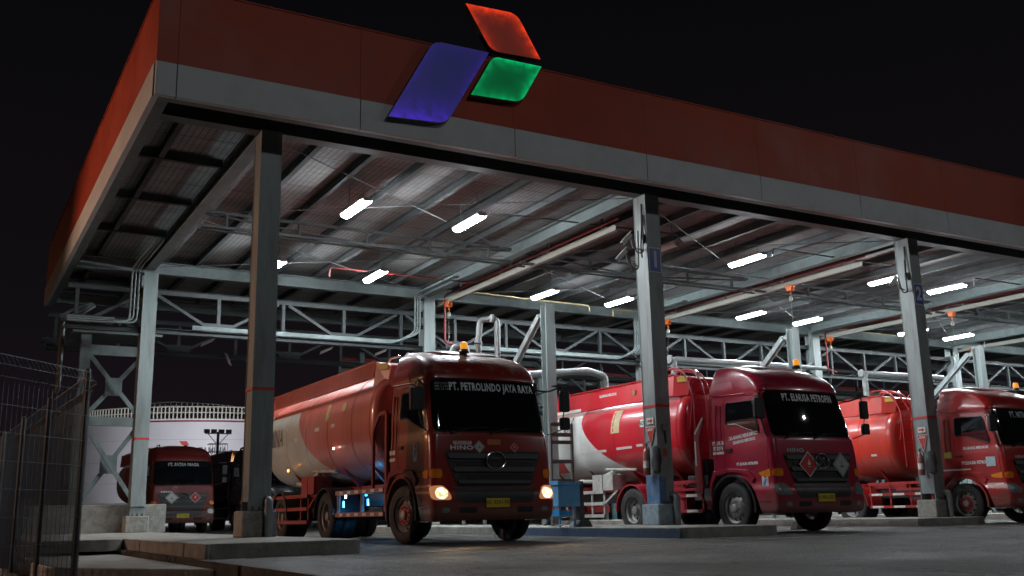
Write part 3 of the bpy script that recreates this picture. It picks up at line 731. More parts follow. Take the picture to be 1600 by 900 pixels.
def tank_paint(name, red, white, y0, dusty):
    """red tank with the white rear field whose edge sweeps down and forward"""
    m = mat(name, red, .33, 0, .22, 1.2, coat=.4, streak=True, skirt=(1.35, (.20,.10,.08)), dirt=(.20,.07,.05), dirtamt=.45, dscale=4, dust=(dusty, .55))
    n = m.node_tree.nodes; l = m.node_tree.links; b = n['Principled BSDF']
    src = b.inputs['Base Color'].links[0].from_socket
    t = n.new('ShaderNodeTexCoord'); s = n.new('ShaderNodeSeparateXYZ'); l.new(t.outputs['Object'], s.inputs[0])
    def M(op, a, b_=None, c=None):
        x = n.new('ShaderNodeMath'); x.operation = op
        for i, q in enumerate((a, b_, c)):
            if q is None: continue
            if isinstance(q, (int, float)): x.inputs[i].default_value = q
            else: l.new(q, x.inputs[i])
        return x.outputs[0]
    h = M('MAXIMUM', M('DIVIDE', M('SUBTRACT', 3.10, s.outputs['Z']), 1.75), 0.)
    edge = M('SUBTRACT', y0, M('MULTIPLY', M('POWER', h, 1.9), 2.3))
    a = M('GREATER_THAN', s.outputs['Y'], edge); c = M('LESS_THAN', s.outputs['Z'], 3.20 if name.endswith(('two','three')) else 3.0)
    f = M('MULTIPLY', a, c)
    nz = n.new('ShaderNodeTexNoise'); nz.inputs['Scale'].default_value = 1.6; nz.inputs['Detail'].default_value = 9; l.new(t.outputs['Object'], nz.inputs['Vector'])
    cr = n.new('ShaderNodeValToRGB'); cr.color_ramp.elements[0].position = .35; cr.color_ramp.elements[0].color = lin([k*.84 for k in white])
    cr.color_ramp.elements[1].position = .6; cr.color_ramp.elements[1].color = lin(white); l.new(nz.outputs['Fac'], cr.inputs[0])
    mx = n.new('ShaderNodeMix'); mx.data_type = 'RGBA'; l.new(f, mx.inputs[0]); l.new(src, mx.inputs[6]); l.new(cr.outputs[0], mx.inputs[7])
    l.new(mx.outputs[2], b.inputs['Base Color']); return m

def diamond_text(): pass
def truck(loc, label, red, trim, wb, tank_end, P):
    T = empty('tanker_truck', loc, 0, label, 'tanker truck', 'parked tanker trucks')
    key = P['key']
    paint = mat('cab paint '+key, red, P.get('rough', .3), 0, .18, 1.5, coat=P.get('coat', .5), dirt=[c*.4+.02 for c in red], dirtamt=.45, dscale=3.5, skirt=(.45, (.13,.085,.065)), dust=((.40,.32,.27), P.get('dust', .6)))
    frame_red = mat('frame paint '+key, trim, .45, 0, .3, 4, dirt=(.06,.03,.025), dirtamt=.6, dscale=3)
    # ---- cab shell
    m = MB(); zs = [.40]
    for a, b in zip(CT[:-1,0], CT[1:,0]):
        n = max(1, int(round((b-a)/.07)));  zs += [a+(b-a)*(i+1)/n for i in range(n)]
    rings = [cab_contour(z) for z in zs]; n = len(rings[0]); vs = []
    for z, r in zip(zs, rings): vs += [(p[0], p[1], z) for p in r]
    k = len(rings); zt = zs[-1]
    fs = [(j*n+i, j*n+(i+1)%n, (j+1)*n+(i+1)%n, (j+1)*n+i) for j in range(k-1) for i in range(n)]
    fs.append(tuple(range(n))[::-1])
    top = rings[-1]; cx = 0; cy = 1.84; base = len(vs)
    vs += [(p[0]*.5, cy+(p[1]-cy)*.5, zt+.008) for p in top]
    for i in range(n): fs.append(((k-1)*n+i, (k-1)*n+(i+1)%n, base+(i+1)%n, base+i))
    fs.append(tuple(base+i for i in range(n)))
    m.add(vs, fs); cabm = m.build('cab', paint, T, smooth=True, ang=38)
    # raised roof deflector panel
    dm = MB()
    def dfp(u, v):
        x = -.62+1.24*u; z = None
        y = 1.0+.95*v; zz = np.interp(y+.10*(x/.8)**2, CT[17:,1], CT[17:,0]) if True else 0
        return (x, y, zz+.012+.035*(1-(2*u-1)**4)*min(1, v*6)*1.0)
    dm.grid(dfp, 20, 16); dm.build('roof_panel', paint, T, smooth=True)
    rg = MB()
    for s in (-1, 1): rg.tube([(s*(sec(2.86)[1]+.008), .92, 2.88), (s*(sec(2.86)[1]+.014), 1.9, 2.93)], .018, 6)
    rg.build('drip_rail', paint, T, smooth=True)
    # side deflector wing at the rear of the roof
    for s in (-1, 1):
        w = MB().grid(lambda u, v: (s*(sec(2.9+.42*v)[1]+.02-.03*v*v), 1.15+.86*u+.30*v*(1-u), 2.93+(.36)*v), 8, 6)
        w.build('roof_fairing', paint, T, smooth=True)
    # ---- windshield and its frame
    ws = patch(FP, lambda z: -(sec(z)[1]-.075), lambda z: sec(z)[1]-.055, 1.95, 2.90, .09, .006, 30, 14)
    W_ = ws.build('windshield', glass, T, smooth=True, ang=50)
    tr = MB()
    tr.tube([FP(-1.10+i*.11, 1.945, .004) for i in range(21)], .013, 6); tr.build('gasket', chrome if P.get('chrome_gasket') else black, W_, smooth=True)
    wp = MB()
    for x0 in (-.80, -.02):
        a = Vector(FP(x0, 1.93, .03)); b = Vector(FP(x0+.33, 2.0, .03)); c = Vector(FP(x0+.72, 2.02, .02))
        wp.tube([a, b], .012, 6); wp.tube([b-Vector((.28,0,.0)), c], .009, 6); wp.lathe([(.025,-.03),(.025,.03)], 10, 'y', tuple(a))
    wp.build('wiper', black, W_)
    vis = patch(FP, lambda z: -(sec(z)[1]-.10), lambda z: sec(z)[1]-.10, 2.66, 2.885, .04, .010, 24, 4)
    vis.build('sun_strip', mat('sun strip film', (.010,.011,.013), .05), W_, smooth=True)
    if P.get('visor'):
        body, size, xs, cx0, zc, mt, hh = P['visor']
        text_mb(body, size, lambda u, v, w: FP(cx0+u, zc+v*hh, .0125), 1.10, xs, .010 if xs > .7 else .007).build('lettering', mt, W_)
        if P.get('visor2'):
            for i, tx in enumerate(('LAYANAN', '24 JAM', 'SIAGA')[:0]): pass
            text_mb('0812 3121\n085 2 1331\nNO 12 145', .055, lambda u, v, w: FP(-.88+u, zc+v, .0125), 1.0, 1.1, .0).build('lettering', decal_grey, W_)
    # ---- side glass, doors
    for s in (-1, 1):
        S = SP(s)
        fw_ = lambda z: .40+.19*(z-2.0)/.75
        # lower edge of the glass drops towards the front
        def gp(y, z, d): return S(y, z, d)
        mb = MB(); N = 12; J = 8; rows = []
        for j in range(J+1):
            for i in range(N+1):
                u = i/N; v = j/J
                zlo = 2.03+.23*min(1, max(0, (u-.05)*1.6)); zhi = 2.74-.02*(1-u)
                z = zlo+(zhi-zlo)*v; yy = fw_(z)+.10+(1.52-fw_(z)-.10)*u
                if (i == 0 or i == N) and (j in (0, J)): yy += .03*(1 if i == 0 else -1)
                rows.append(S(yy, z, .004))
        mb.add(rows, [(j*(N+1)+i, j*(N+1)+i+1, (j+1)*(N+1)+i+1, (j+1)*(N+1)+i) for j in range(J) for i in range(N)])
        G = mb.build('side_window', glass, T, smooth=True)
        ed = [rows[i] for i in range(N+1)]+[rows[j*(N+1)+N] for j in range(1, J+1)]+[rows[J*(N+1)+i] for i in range(N-1, -1, -1)]+[rows[j*(N+1)] for j in range(J-1, -1, -1)]
        MB().tube([(p[0]+s*.004, p[1], p[2]) for p in ed], .016, 6, cap=False).build('window_frame', black, G, smooth=True)
        # door shut lines
        dl = MB(); path = [(.30, 1.30), (.30, 1.95), (.56, 2.80), (.70, 2.84), (1.52, 2.84), (1.60, 2.76), (1.60, 1.42), (1.45, 1.26), (.34, 1.25), (.30, 1.30)]
        for a, b in zip(path, path[1:]):
            q = max(1, int(math.dist(a, b)/.1)); pts = [(s*(sec(a[1]+(b[1]-a[1])*t/q)[1]+.0), a[0]+(b[0]-a[0])*t/q, a[1]+(b[1]-a[1])*t/q) for t in range(q+1)]
            dl.tube(pts, .006, 4, cap=False)
        dl.build('door_seam', black, T)
        rb = MB(); rb.tube([(s*(sec(2.1)[1]+.012), 1.86, 1.55), (s*(sec(2.5)[1]+.012), 1.86, 2.2), (s*(sec(2.7)[1]+.012), 1.84, 2.72)], .02, 6)
        rb.tube([(s*(sec(1.9)[1]+.012), 1.70, 1.55), (s*(sec(2.6)[1]+.012), 1.70, 2.70)], .012, 6)
        rb.build('body_rib', paint, T, smooth=True)
        MB().prism(rpoly([(1.36,1.70),(1.56,1.70),(1.56,1.76),(1.36,1.76)], .02), 'x', s*1.215, s*1.245).build('door_handle', black, T, bevel=.004)
        # dark cable / air intake pipe behind the cab
        # wheel arch lip and flap
        arc = []; c = (1.42, .52)
        for kk in range(0, 25):
            a = math.radians(-8+kk*(196/24)); arc.append((c[0]-.70*math.cos(a), c[1]+.70*math.sin(a)))
        q = MB(); vs = []
        for (y, z) in arc:
            vs += [(s*1.245, y, z), (s*.86, y, z), (s*1.245, c[0]+(y-c[0])*.93, c[1]+(z-c[1])*.93), (s*.86, c[0]+(y-c[0])*.94, c[1]+(z-c[1])*.94)]
        L_ = len(arc); fs = []
        for i in range(L_-1):
            o = i*4; p = o+4; fs += [(o, p, p+1, o+1), (o+2, o+3, p+3, p+2), (o, o+2, p+2, p), (o+1, p+1, p+3, o+3)]
        fs += [(0, 1, 3, 2), ((L_-1)*4, (L_-1)*4+2, (L_-1)*4+3, (L_-1)*4+1)]
        q.add(vs, fs); q.build('wheel_arch', paint if not P.get('dark_arch') else black, T, smooth=True)
        q = MB().prism([(.78,1.02),(.84,1.16),(1.1,1.245),(1.5,1.265),(1.9,1.20),(2.04,1.0),(2.06,.60),(2.10,.60),(2.10,1.06),(1.96,1.30),(1.5,1.345),(.9,1.30),(.70,1.12)], 'x', s*1.216, s*1.256)
        q.build('fender', paint, T, bevel=.008)
        MB().box(min(s*.9, s*1.22), max(s*.9, s*1.22), 2.07, 2.085, .30, 1.1).build('mud_flap', black, T)
        st = MB().box(min(s*.95, s*1.20), max(s*.95, s*1.20), .30, .66, .385, .399); st.box(min(s*1.19, s*1.236), max(s*1.19, s*1.236), .26, .62, .62, .66); st.each('step', chrome, T)
        # lamps
        hl = patch(FP, (lambda z: -1.232) if s < 0 else (lambda z: .86+.12*(z-.76)/.24), (lambda z: -.86-.12*(z-.76)/.24) if s < 0 else (lambda z: 1.232), .755, 1.0, .07, .012, 14, 8)
        H = hl.build('headlight', HR if P.get('head') is HL else lamp_off, T, smooth=True)
        ld = patch(FP, -1.17 if s < 0 else .95, -.95 if s < 0 else 1.17, .775, .965, .095, .020, 10, 8)
        ld.build('lens', P['head'] if P.get('head') else lamp_off, H, smooth=True)
        ti = patch(FP, -1.215 if s < 0 else 1.02, -1.02 if s < 0 else 1.215, 1.13, 1.29, .05, .012, 10, 6)
        I = ti.build('turn_indicator', amber, T, smooth=True)
        ts = MB(); 
        ts.prism(rpoly([(.26,1.13),(.52,1.15),(.60,1.22),(.26,1.29)], .02), 'x', s*1.2151, s*1.2265); ts.build('side_lens', amber, I)
        fg = patch(FP, -1.06 if s < 0 else .92, -.92 if s < 0 else 1.06, .535, .625, .045, .006, 8, 6); fg.build('fog_lamp', lamp_off, T, smooth=True)
        ai = patch(FP, -.74 if s < 0 else .40, -.40 if s < 0 else .74, .53, .63, .02, .003, 8, 4); ai.build('bumper_slot', black, T, smooth=True)
        # mirrors
        mx_ = 1.60 if s > 0 else 1.46; A = Vector((s*(sec(2.8)[1]), .60, 2.80)); E_ = Vector((s*1.235, .25, 1.93))
        X_ = lambda q: s*(q-1.60+mx_)
        a_ = MB().tube([A, Vector((X_(1.36), .40, 2.76)), Vector((X_(1.56), .22, 2.84))], .017, 8); a_.tube([Vector((X_(1.56),.22,2.86)), Vector((X_(1.59),.2,2.4)), Vector((X_(1.50),.18,2.02)), E_], .013, 8)
        a_.tube([A-Vector((0,0,.10)), Vector((X_(1.38),.40,2.77))], .012, 6)
        if s > 0: a_.prism([(s*1.34,.14),(s*1.66,.10),(s*1.66,.26),(s*1.38,.30)], 'z', 2.835, 2.858)
        Mr = a_.build('mirror', black, T, smooth=True)
        for (zc, hh_, ww) in (((2.56, .20, .105), (2.14, .12, .10)) if s > 0 else ((2.50, .21, .13),)):
            b_ = MB().prism(rpoly([(s*mx_-ww, zc-hh_), (s*mx_+ww, zc-hh_), (s*mx_+ww, zc+hh_), (s*mx_-ww, zc+hh_)], .05), 'y', .16, .25)
            b_.build('mirror_housing', black, Mr, bevel=.02, smooth=True)
            MB().prism(rpoly([(s*mx_-ww+.02, zc-hh_+.02), (s*mx_+ww-.02, zc-hh_+.02), (s*mx_+ww-.02, zc+hh_-.02), (s*mx_-ww+.02, zc+hh_-.02)], .04), 'y', .251, .256).build('mirror_glass', chrome, Mr)
    # ---- grille
    tw = lambda z: .74+.24*min(1, max(0, (z-.98)/.62))
    gr = patch(FP, lambda z: -tw(z), tw, .985, 1.60, .06, .012, 26, 10).build('grille', black, T, smooth=True)
    sl = mat('grille bar grey', (.07,.072,.075), .5)
    for (za, zb, k_) in ((1.47,1.555,.96), (1.24,1.32,.95), (1.03,1.09,.95)):
        patch(FP, lambda z: -tw(z)*k_, lambda z: tw(z)*k_, za, zb, .015, .045, 26, 3, back=-.010).build('grille_bar', sl, gr, smooth=True)
    for zz in (1.41, 1.365, 1.19, 1.15):
        patch(FP, lambda z: -tw(z)*.84, lambda z: tw(z)*.84, zz-.008, zz+.008, 0, .024, 26, 2, back=-.010).build('grille_bar', black, gr)
    patch(FP, lambda z: -.72-.10*(z-.70)/.25, lambda z: .72+.10*(z-.70)/.25, .70, .975, .05, .006, 24, 6).build('lower_intake', black, T, smooth=True)
    em = MB(); R = .155; zc = 1.435
    y_em = front_y(0, zc)-.062
    pts = [(.190*math.cos(2*PI*i/32), y_em, zc+R*math.sin(2*PI*i/32)) for i in range(33)]
    em.tube(pts, .015, 8, cap=False); q = .5*R
    for s in (-1, 1) if not P.get('plain_emblem') else (): em.tube([(s*(.045+.075*math.cos(PI*k/8-PI/2)**2*0+.07*(abs(k/8-.5)*2)**2), y_em, zc+.13*(k/4-1)) for k in range(9)], .0065, 6)
    em.tube([(-.045, y_em, zc), (.045, y_em, zc)], .0065, 6) if not P.get('plain_emblem') else em.tube([(-.15, y_em+.005, zc), (.15, y_em+.005, zc)], .005, 6)
    E0 = em.build('emblem', chrome, T, smooth=True)
    MB().prism([(.205*math.cos(2*PI*i/32), zc+.175*math.sin(2*PI*i/32)) for i in range(32)], 'y', y_em+.02, y_em+.045).build('emblem_plate', black, E0)
    bl = P.get('badge', .105)
    text_mb('HINO', bl, lambda u, v, w: FP(-.64+u, 1.655+v, .014), 1.1, 1.55, .004).build('badge', mat('badge shine white', (.8,.8,.8), .25) if not P.get('badge_dim') else decal_grey, T)  # white paint stands in for the bright reflection on the chrome letters
    if P.get('num'):
        text_mb(P['num'], .070, lambda u, v, w: FP(-.62+u, 1.745+v, .013), 1.0, 1.1, .0).build('badge', mat('unit number', (.02,.02,.02), .5), T)
        patch(FP, -.80, -.44, 1.715, 1.775, .01, .010, 8, 2).build('badge_plate', refl_w, T)
    # number plate
    py = front_y(0, .70)-.03
    np_ = MB().box(-.235, .235, py, py+.02, .615, .775).build('number_plate', plate_y, T, bevel=.004)
    if P.get('plate'): text_mb(P['plate'], .105, lambda u, v, w: (u, py-.003, .70+v), 1.0, .92, .0).build('plate_lettering', mat('plate ink', (.03,.03,.02), .6), np_)
    # panel decals
    for d in P.get('diamonds', []):
        x, z, r, c1, kind = d
        mk = {'red': mat('red hazard label', (.50,.03,.03), .5), 'white': mat('white hazard label', (.62,.62,.60), .5), 'grey': mat('grey hazard label', (.42,.43,.42), .5)}[c1]
        mb = MB(); NN = 6
        def dia(rr, off): 
            vs = []; fs = []
            for j in range(NN+1):
                for i in range(NN+1):
                    a = i/NN*2-1; b = j/NN*2-1; vs.append(FP(x+(a-b)*.5*rr, z+(a+b)*.5*rr, off))
            return vs, [(j*(NN+1)+i, j*(NN+1)+i+1, (j+1)*(NN+1)+i+1, (j+1)*(NN+1)+i) for j in range(NN) for i in range(NN)]
        o_ = P.get('dia_off', .014) if z > 1.6 else .050
        mb.add(*dia(r, o_)); bd = mb.build('hazard_label', refl_w if c1 == 'red' else mk, T)
        mb = MB(); mb.add(*dia(r*.90, o_+.002)); mb.build('label_field', mk if c1 == 'red' else mat('label ink', (.05,.05,.05), .6), bd)
        if c1 != 'red': mb = MB(); mb.add(*dia(r*.84, o_+.004)); mb.build('label_field', mk, bd)
        sy = MB()
        if kind == 'flame':
            fl_ = [(0,.34),(.10,.12),(.15,.02),(.10,-.12),(-.10,-.12),(-.15,.0),(-.08,.10),(-.05,.04)]
            sy.add([FP(x+a*r, z+b*r+.06*r, o_+.006) for a, b in fl_], [tuple(range(len(fl_)))])
            sy.box(0,0,0,0,0,0) if False else None
            q_ = [(-.16,-.20),(.16,-.20),(.16,-.17),(-.16,-.17)]; sy.add([FP(x+a*r, z+b*r, o_+.006) for a, b in q_], [(0,1,2,3)])
        else:
            q_ = [(-.05,-.12),(.04,-.12),(.02,.12),(.10,.26),(.0,.20),(-.08,.30),(-.03,.12)]; sy.add([FP(x+a*r, z+b*r, o_+.006) for a, b in q_], [tuple(range(len(q_)))])
            q_ = [(-.30,-.16),(.10,-.22),(.34,-.12),(.12,-.08)]; sy.add([FP(x+a*r, z+b*r, o_+.006) for a, b in q_], [(0,1,2,3)])
        sy.build('label_symbol', refl_w if c1 == 'red' else mat('label ink', (.05,.05,.05), .6), bd)
    if P.get('small_sticker'):
        patch(FP, -.14, .14, 1.71, 1.81, .01, .013, 6, 2).build('sticker', mat('orange sticker', (.45,.13,.02), .5), T)
    # door lettering (left side of the picture: s = -1)
    for (body, size, y, z, xs, mt, tilt) in P.get('side_text', []):
        text_mb(body, size, lambda u, v, w: (-(sec(z+v)[1]+.006), y-u, z+v+tilt*u), 1.0, xs, .004).build('door_lettering', mt, T)
    for (y0_, y1_, z0_, z1_, mt) in P.get('side_patch', []):
        MB().prism([(y0_,z0_),(y1_,z0_),(y1_,z1_),(y0_,z1_)], 'x', -1.2225, -1.212).build('sticker', mt, T)
    if P.get('logo_sticker'):
        y, z = P['logo_sticker']
        b = MB().prism([(y-.09,z-.17),(y+.09,z-.17),(y+.09,z+.17),(y-.09,z+.17)], 'x', -1.223, -1.21).build('sticker', refl_w, T)
        for q_, c_ in (([(-.06,-.10),(-.0,-.10),(.05,.04),(-.01,.04)], (.03,.25,.6)), ([(-.02,.06),(.05,.06),(.03,.12),(-.04,.12)], (.6,.05,.05)), ([(-.08,-.12),(-.065,-.12),(-.04,.0),(-.055,.0)], (.1,.5,.1))):
            MB().prism([(y-a, z+b_) for a, b_ in q_], 'x', -1.2245, -1.2235).build('sticker_mark', mat('mark %.2f'%c_[2], c_, .5), b)
    # beacon
    if 'beacon' in P:
        bx, by = P['beacon']; bz = np.interp(by, CT[17:,1], CT[17:,0])+.045
        bb = MB().lathe([(.10,0),(.10,.03),(.075,.06),(.075,.07)], 20, 'z', (bx, by, bz)).build('beacon', black, T, smooth=True)
        MB().lathe([(.068,.071),(.068,.17),(.058,.20),(.03,.215),(.0,.216)], 20, 'z', (bx, by, bz)).build('beacon_lens', amber_on, bb, smooth=True)
    # ---- chassis
    ch = MB()
    for s in (-1, 1): ch.box(s*.43-.04, s*.43+.04, .8, tank_end-.05, .72, .98)
    for y in np.arange(1.0, tank_end-.3, 1.1): ch.box(-.385, .385, y, y+.12, .78, .92)
    ch.build('chassis', chassis, T)
    un = MB().box(-.55, .55, .35, 1.9, .50, .719); un.lathe([(.12,-1.0),(.12,1.0)], 14, 'x', (0, 1.36, .52)); un.box(-.5,.5,2.2,3.0,.55,.715); un.build('engine_underside', chassis, T)
    # ---- wheels
    st_ = P.get('steer', 0)
    for s in (-1, 1):
        wheel(T, s*1.06, 1.44, .52, .27, s, False, st_, P.get('hub'))
        for yy in [wb+1.36]+P.get('extra_axles', []):
            wheel(T, s*1.06, yy, .52, .27, s, True)
            arc = [(yy-.64*math.cos(math.radians(a)), .50+.64*math.sin(math.radians(a))) for a in range(0 if not P.get('slim') else 10, 181, 12)]
            q = MB(); vs = []
            for (y, z) in arc: vs += [(s*1.235, y, z), (s*.60, y, z), (s*1.235, yy+(y-yy)*.955, .5+(z-.5)*.955), (s*.60, yy+(y-yy)*.955, .5+(z-.5)*.955)]
            fs = []
            for i in range(len(arc)-1):
                o = i*4; p = o+4; fs += [(o,p,p+1,o+1),(o+2,o+3,p+3,p+2),(o,o+2,p+2,p),(o+1,p+1,p+3,o+3)]
            q.add(vs, fs); q.build('mudguard', frame_red if not P.get('dark_guard') else black, T, smooth=True)
    for yy in [wb+1.36]+P.get('extra_axles', []): MB().lathe([(.09,-1.0),(.09,1.0)], 12, 'x', (0, yy, .52)).build('axle', chassis, T)
    # ---- tank
    tm = tank_paint('tank paint '+key, P.get('tank_red', red), P.get('white', (.6,.6,.57)), P['white_y'], (.30,.20,.16))
    TM = MB(); hwid, z0, z1 = 1.19, 1.26, P.get('tank_top', 3.36); zc = (z0+z1)/2; hh = (z1-z0)/2; nseg = 48
    def ring(y, k, kz=1):
        out = []
        for i in range(nseg):
            a = 2*PI*i/nseg; ca, sa = math.cos(a), math.sin(a); e = 2/2.5
            out.append((hwid*k*math.copysign(abs(ca)**e, ca), y, zc+hh*kz*math.copysign(abs(sa)**e, sa)))
        return out
    ty = P['tank_y']; secs = [(ty+.02,.55,.55),(ty+.03,.75,.75),(ty+.06,.90,.90),(ty+.12,.965,.965),(ty+.20,.995,.995),(ty+.28,1,1),(ty+.281,1.008,1.006),(ty+.31,1.008,1.006),(ty+.311,1,1)]
    L0 = ty+.4
    while L0 < tank_end-.8:
        secs += [(L0, 1, 1), (L0+.9, 1, 1), (L0+.901, 1.006, 1.005), (L0+.935, 1.006, 1.005), (L0+.936, 1, 1)]; L0 += 1.5
    secs += [(tank_end-.28,1,1),(tank_end-.12,.965,.965),(tank_end-.05,.85,.85),(tank_end,.5,.5)]
    vs = []; 
    for y, k, kz in secs: vs += ring(y, k, kz)
    n = nseg; fs = [(j*n+i, j*n+(i+1)%n, (j+1)*n+(i+1)%n, (j+1)*n+i) for j in range(len(secs)-1) for i in range(n)]
    fs += [tuple(range(n))[::-1], tuple((len(secs)-1)*n+i for i in range(n))]
    TM.add(vs, fs); tk = TM.build('tank', tm, T, smooth=True, ang=30)
    # coaming round the walkway on top
    cm = MB(); cy0 = ty+.05; hx = P.get('lip', 1.0)
    for s in (-1, 1):
        zl = P.get('lip_low', 3.12)
        cm.prism([(s*(hx-.01),3.60),(s*hx,3.61),(s*(hx+.06),zl),(s*(hx+.03),zl-.02)], 'y', cy0+.42, tank_end-.15)
        cm.beam((s*(hx+.02), cy0+.42, 3.625), (s*(hx+.02), tank_end-.15, 3.625), .05, .022)
    cm.prism([(-hx-.02,3.60),(hx+.02,3.60),(hx+.06,3.1),(-hx-.06,3.1)], 'y', tank_end-.15, tank_end-.12)
    cm.build('coaming', tm, T)
    fr = MB()
    fr.add([(-hx,cy0+.42,3.61),(hx,cy0+.42,3.61),(hx-.18,cy0+.02,3.50),(-hx+.18,cy0+.02,3.50),(-hx-.06,cy0+.42,3.1),(hx+.06,cy0+.42,3.1),(hx-.12,cy0+.08,3.10),(-hx+.12,cy0+.08,3.10)],
           [(0,1,2,3),(3,2,6,7),(0,3,7,4),(1,5,6,2),(0,4,5,1),(4,7,6,5)])
    fr.build('coaming_front', tm, T, bevel=.01)
    if P.get('ypl', True):
        yl = MB().box(-.13, .13, -.012, 0, -.065, .065).build('warning_plate', mat('yellow warning plate', (.60,.42,.05), .5), T)
        yl.location = (-hx+.07, cy0+.20, 3.49); yl.rotation_euler = (0, 0, math.radians(-66))
    for i in range(3):     # manhole lids on top
        MB().lathe([(.28,3.36),(.28,3.46),(.24,3.50),(.0,3.51)], 24, 'z', (0, ty+1.4+i*2.2, 0)).build('manhole', galv, T, smooth=True)
    rl = MB()
    for s in (-1, 1): rl.bend([(s*.55, cy0+.10, 3.50), (s*.55, cy0+.12, 3.72), (s*.55, cy0+.75, 3.74), (s*.55, cy0+.8, 3.40)], .022, .12, 8)
    rl.each('handrail', chrome, T, smooth=True)
    if P.get('ladder'):
        lx = P['ladder']; y1_, y2_ = ty-.18, ty+.16
        ld = MB()
        for s in (-1, 1):
            ld.bend([(lx+s*.19, y1_, 1.55), (lx+s*.19, y1_+.02, 3.1), (lx+s*.19, y2_, 3.66), (lx+s*.19, y2_+.3, 3.78), (lx+s*.19, y2_+.7, 3.76), (lx+s*.19, y2_+.72, 3.5)], .024, .2, 8)
            ld.bend([(lx+s*.34, y1_+.02, 2.3), (lx+s*.30, y1_-.10, 3.0), (lx+s*.26, y2_-.12, 3.64), (lx+s*.24, y2_+.3, 3.7)], .018, .2, 8)
        for i in range(7):
            z = 1.75+i*.27; ld.tube([(lx-.19, y1_+.01, z), (lx+.19, y1_+.01, z)], .016, 6)
        ld.build('ladder', frame_red, T, smooth=True)
    # reflective dashes, plates on the tank flank
    def tx(z):
        e = 2.5; q = min(1, abs((z-zc)/hh)); return hwid*(1-q**e)**(1/e)
    def TP(y, z, d): return (-(tx(z)+d), y, z)
    for (y0_, y1_, z0_, z1_, mt, nm) in P.get('tank_marks', []):
        patch(TP, y0_, y1_, z0_, z1_, 0, .006, 4, 4, back=.004).build(nm, mt, T)
    for (body, size, y, z, xs, mt) in P.get('tank_text', []):
        text_mb(body, size, lambda u, v, w: TP(y-u, z+v, .011) if z < 3.1 else (-(hx+.035+.0), y-u, z+v), 1.0, xs, .004).build('tank_lettering', mt, T)
    for y in P.get('lip_lamps', []):
        MB().box(-hx-.062, -hx-.02, y-.06, y+.06, 3.30, 3.42).build('marker_lamp', mat('brown marker', (.30,.20,.08), .5), T)
    # tank saddle / subframe
    sb = MB()
    for s in (-1, 1): sb.prism([(ty+.3,.99),(tank_end-.3,.99),(tank_end-.3,1.15),(ty+.3,1.15)], 'x', s*.48-.05, s*.48+.05)
    for y in (ty+.8, ty+2.4, ty+4.2, ty+5.8):
        if y < tank_end-.5: sb.prism([(-.95,1.55),(-.45,1.0),(.45,1.0),(.95,1.55),(.6,1.34),(-.6,1.34)], 'y', y, y+.08)
    sb.build('subframe', frame_red, T)
    # bent guard between cab and tank
    gx = -1.16
    if P.get('guard') == 'frame':
        gd = MB().beam((gx, 2.28, 1.0), (gx, 2.28, 2.45), .05, .09, (0,1,0)); gd.beam((gx, 2.28, 2.47), (gx, 2.62, 2.47), .05, .07); gd.beam((gx, 2.63, 2.47), (gx, 2.95, 2.15), .05, .07); gd.beam((gx, 2.96, 2.15), (gx, 2.96, 1.0), .05, .07, (0,1,0))
        gd.box(gx-.03, gx+.03, 2.24, 3.0, .95, 1.0); gd.build('guard_frame', frame_red, T)
        sh = MB().box(gx+.04, gx+.9, 2.24, 2.30, 1.0, 2.44); sh.build('guard_plate', chassis, T)
    else:
        gd = MB().prism([(2.40,.98),(2.62,.98),(2.62,1.9),(2.62,2.15),(2.30,2.52),(2.26,2.48),(2.44,2.1),(2.46,1.9)], 'x', gx-.03, gx+.03); gd.box(gx-.03, gx+.03, 2.42, 3.6, .92, .975)
        G_ = gd.build('guard_frame', frame_red, T)
        rf = MB().prism([(2.28,2.47),(2.31,2.51),(2.60,2.18),(2.56,2.14)], 'x', gx-.036, gx-.031); rf.prism([(2.56,1.45),(2.61,1.45),(2.61,2.0),(2.56,2.0)], 'x', gx-.036, gx-.031); rf.each('reflector', refl_w, G_)
        bx_ = MB().box(-1.16, -.5, 2.25, 2.95, 1.0, 1.25); bx_.box(-1.12, -.6, 2.3, 2.75, 1.25, 1.6); bx_.build('battery_box', chassis, T, bevel=.02)
    # side guards
    ya = 2.35; yb = wb+1.36-.68
    sg = MB(); RF = MB()
    if P.get('sideguard') == 'rails':
        for z in (.50, .95): sg.box(-1.20, -1.16, ya, yb, z, z+.09)
        for y in (ya, (ya+yb)/2-.1, yb-.06): sg.box(-1.159, -1.10, y, y+.06, .50, 1.04)
        q = ya
        i = 0
        while q < yb-.1:
            RF.box(-1.206, -1.201, q, q+.20, .515, .575) if i % 2 == 0 else None; RF.box(-1.206, -1.201, q, q+.20, .965, 1.025) if i % 2 == 0 else None
            q += .22; i += 1
    else:
        for z in (.44, .78, 1.08): sg.box(-1.20, -1.16, ya+.1, yb, z, z+.07)
        for y in np.linspace(ya+.1, yb-.05, 4): sg.box(-1.159, -1.13, y, y+.05, .44, 1.15)
        if P.get('panel'): sg.box(-1.159, -.9, ya+.7, ya+1.5, .40, 1.05)
        for z in (.445, .785):
            for q in np.arange(ya+.25, yb-.3, .75): RF.box(-1.206, -1.201, q, q+.38, z, z+.06)
    G2 = sg.build('side_guard', frame_red if not P.get('pinkguard') else mat('dusty pink guard', (.33,.16,.14), .6, 0, .3, 6), T); RF.each('reflector', refl_w, G2)
    rg_ = MB()
    for z in (.50, .95): rg_.box(1.16, 1.20, ya, yb, z, z+.09)
    rg_.build('side_guard', frame_red, T)
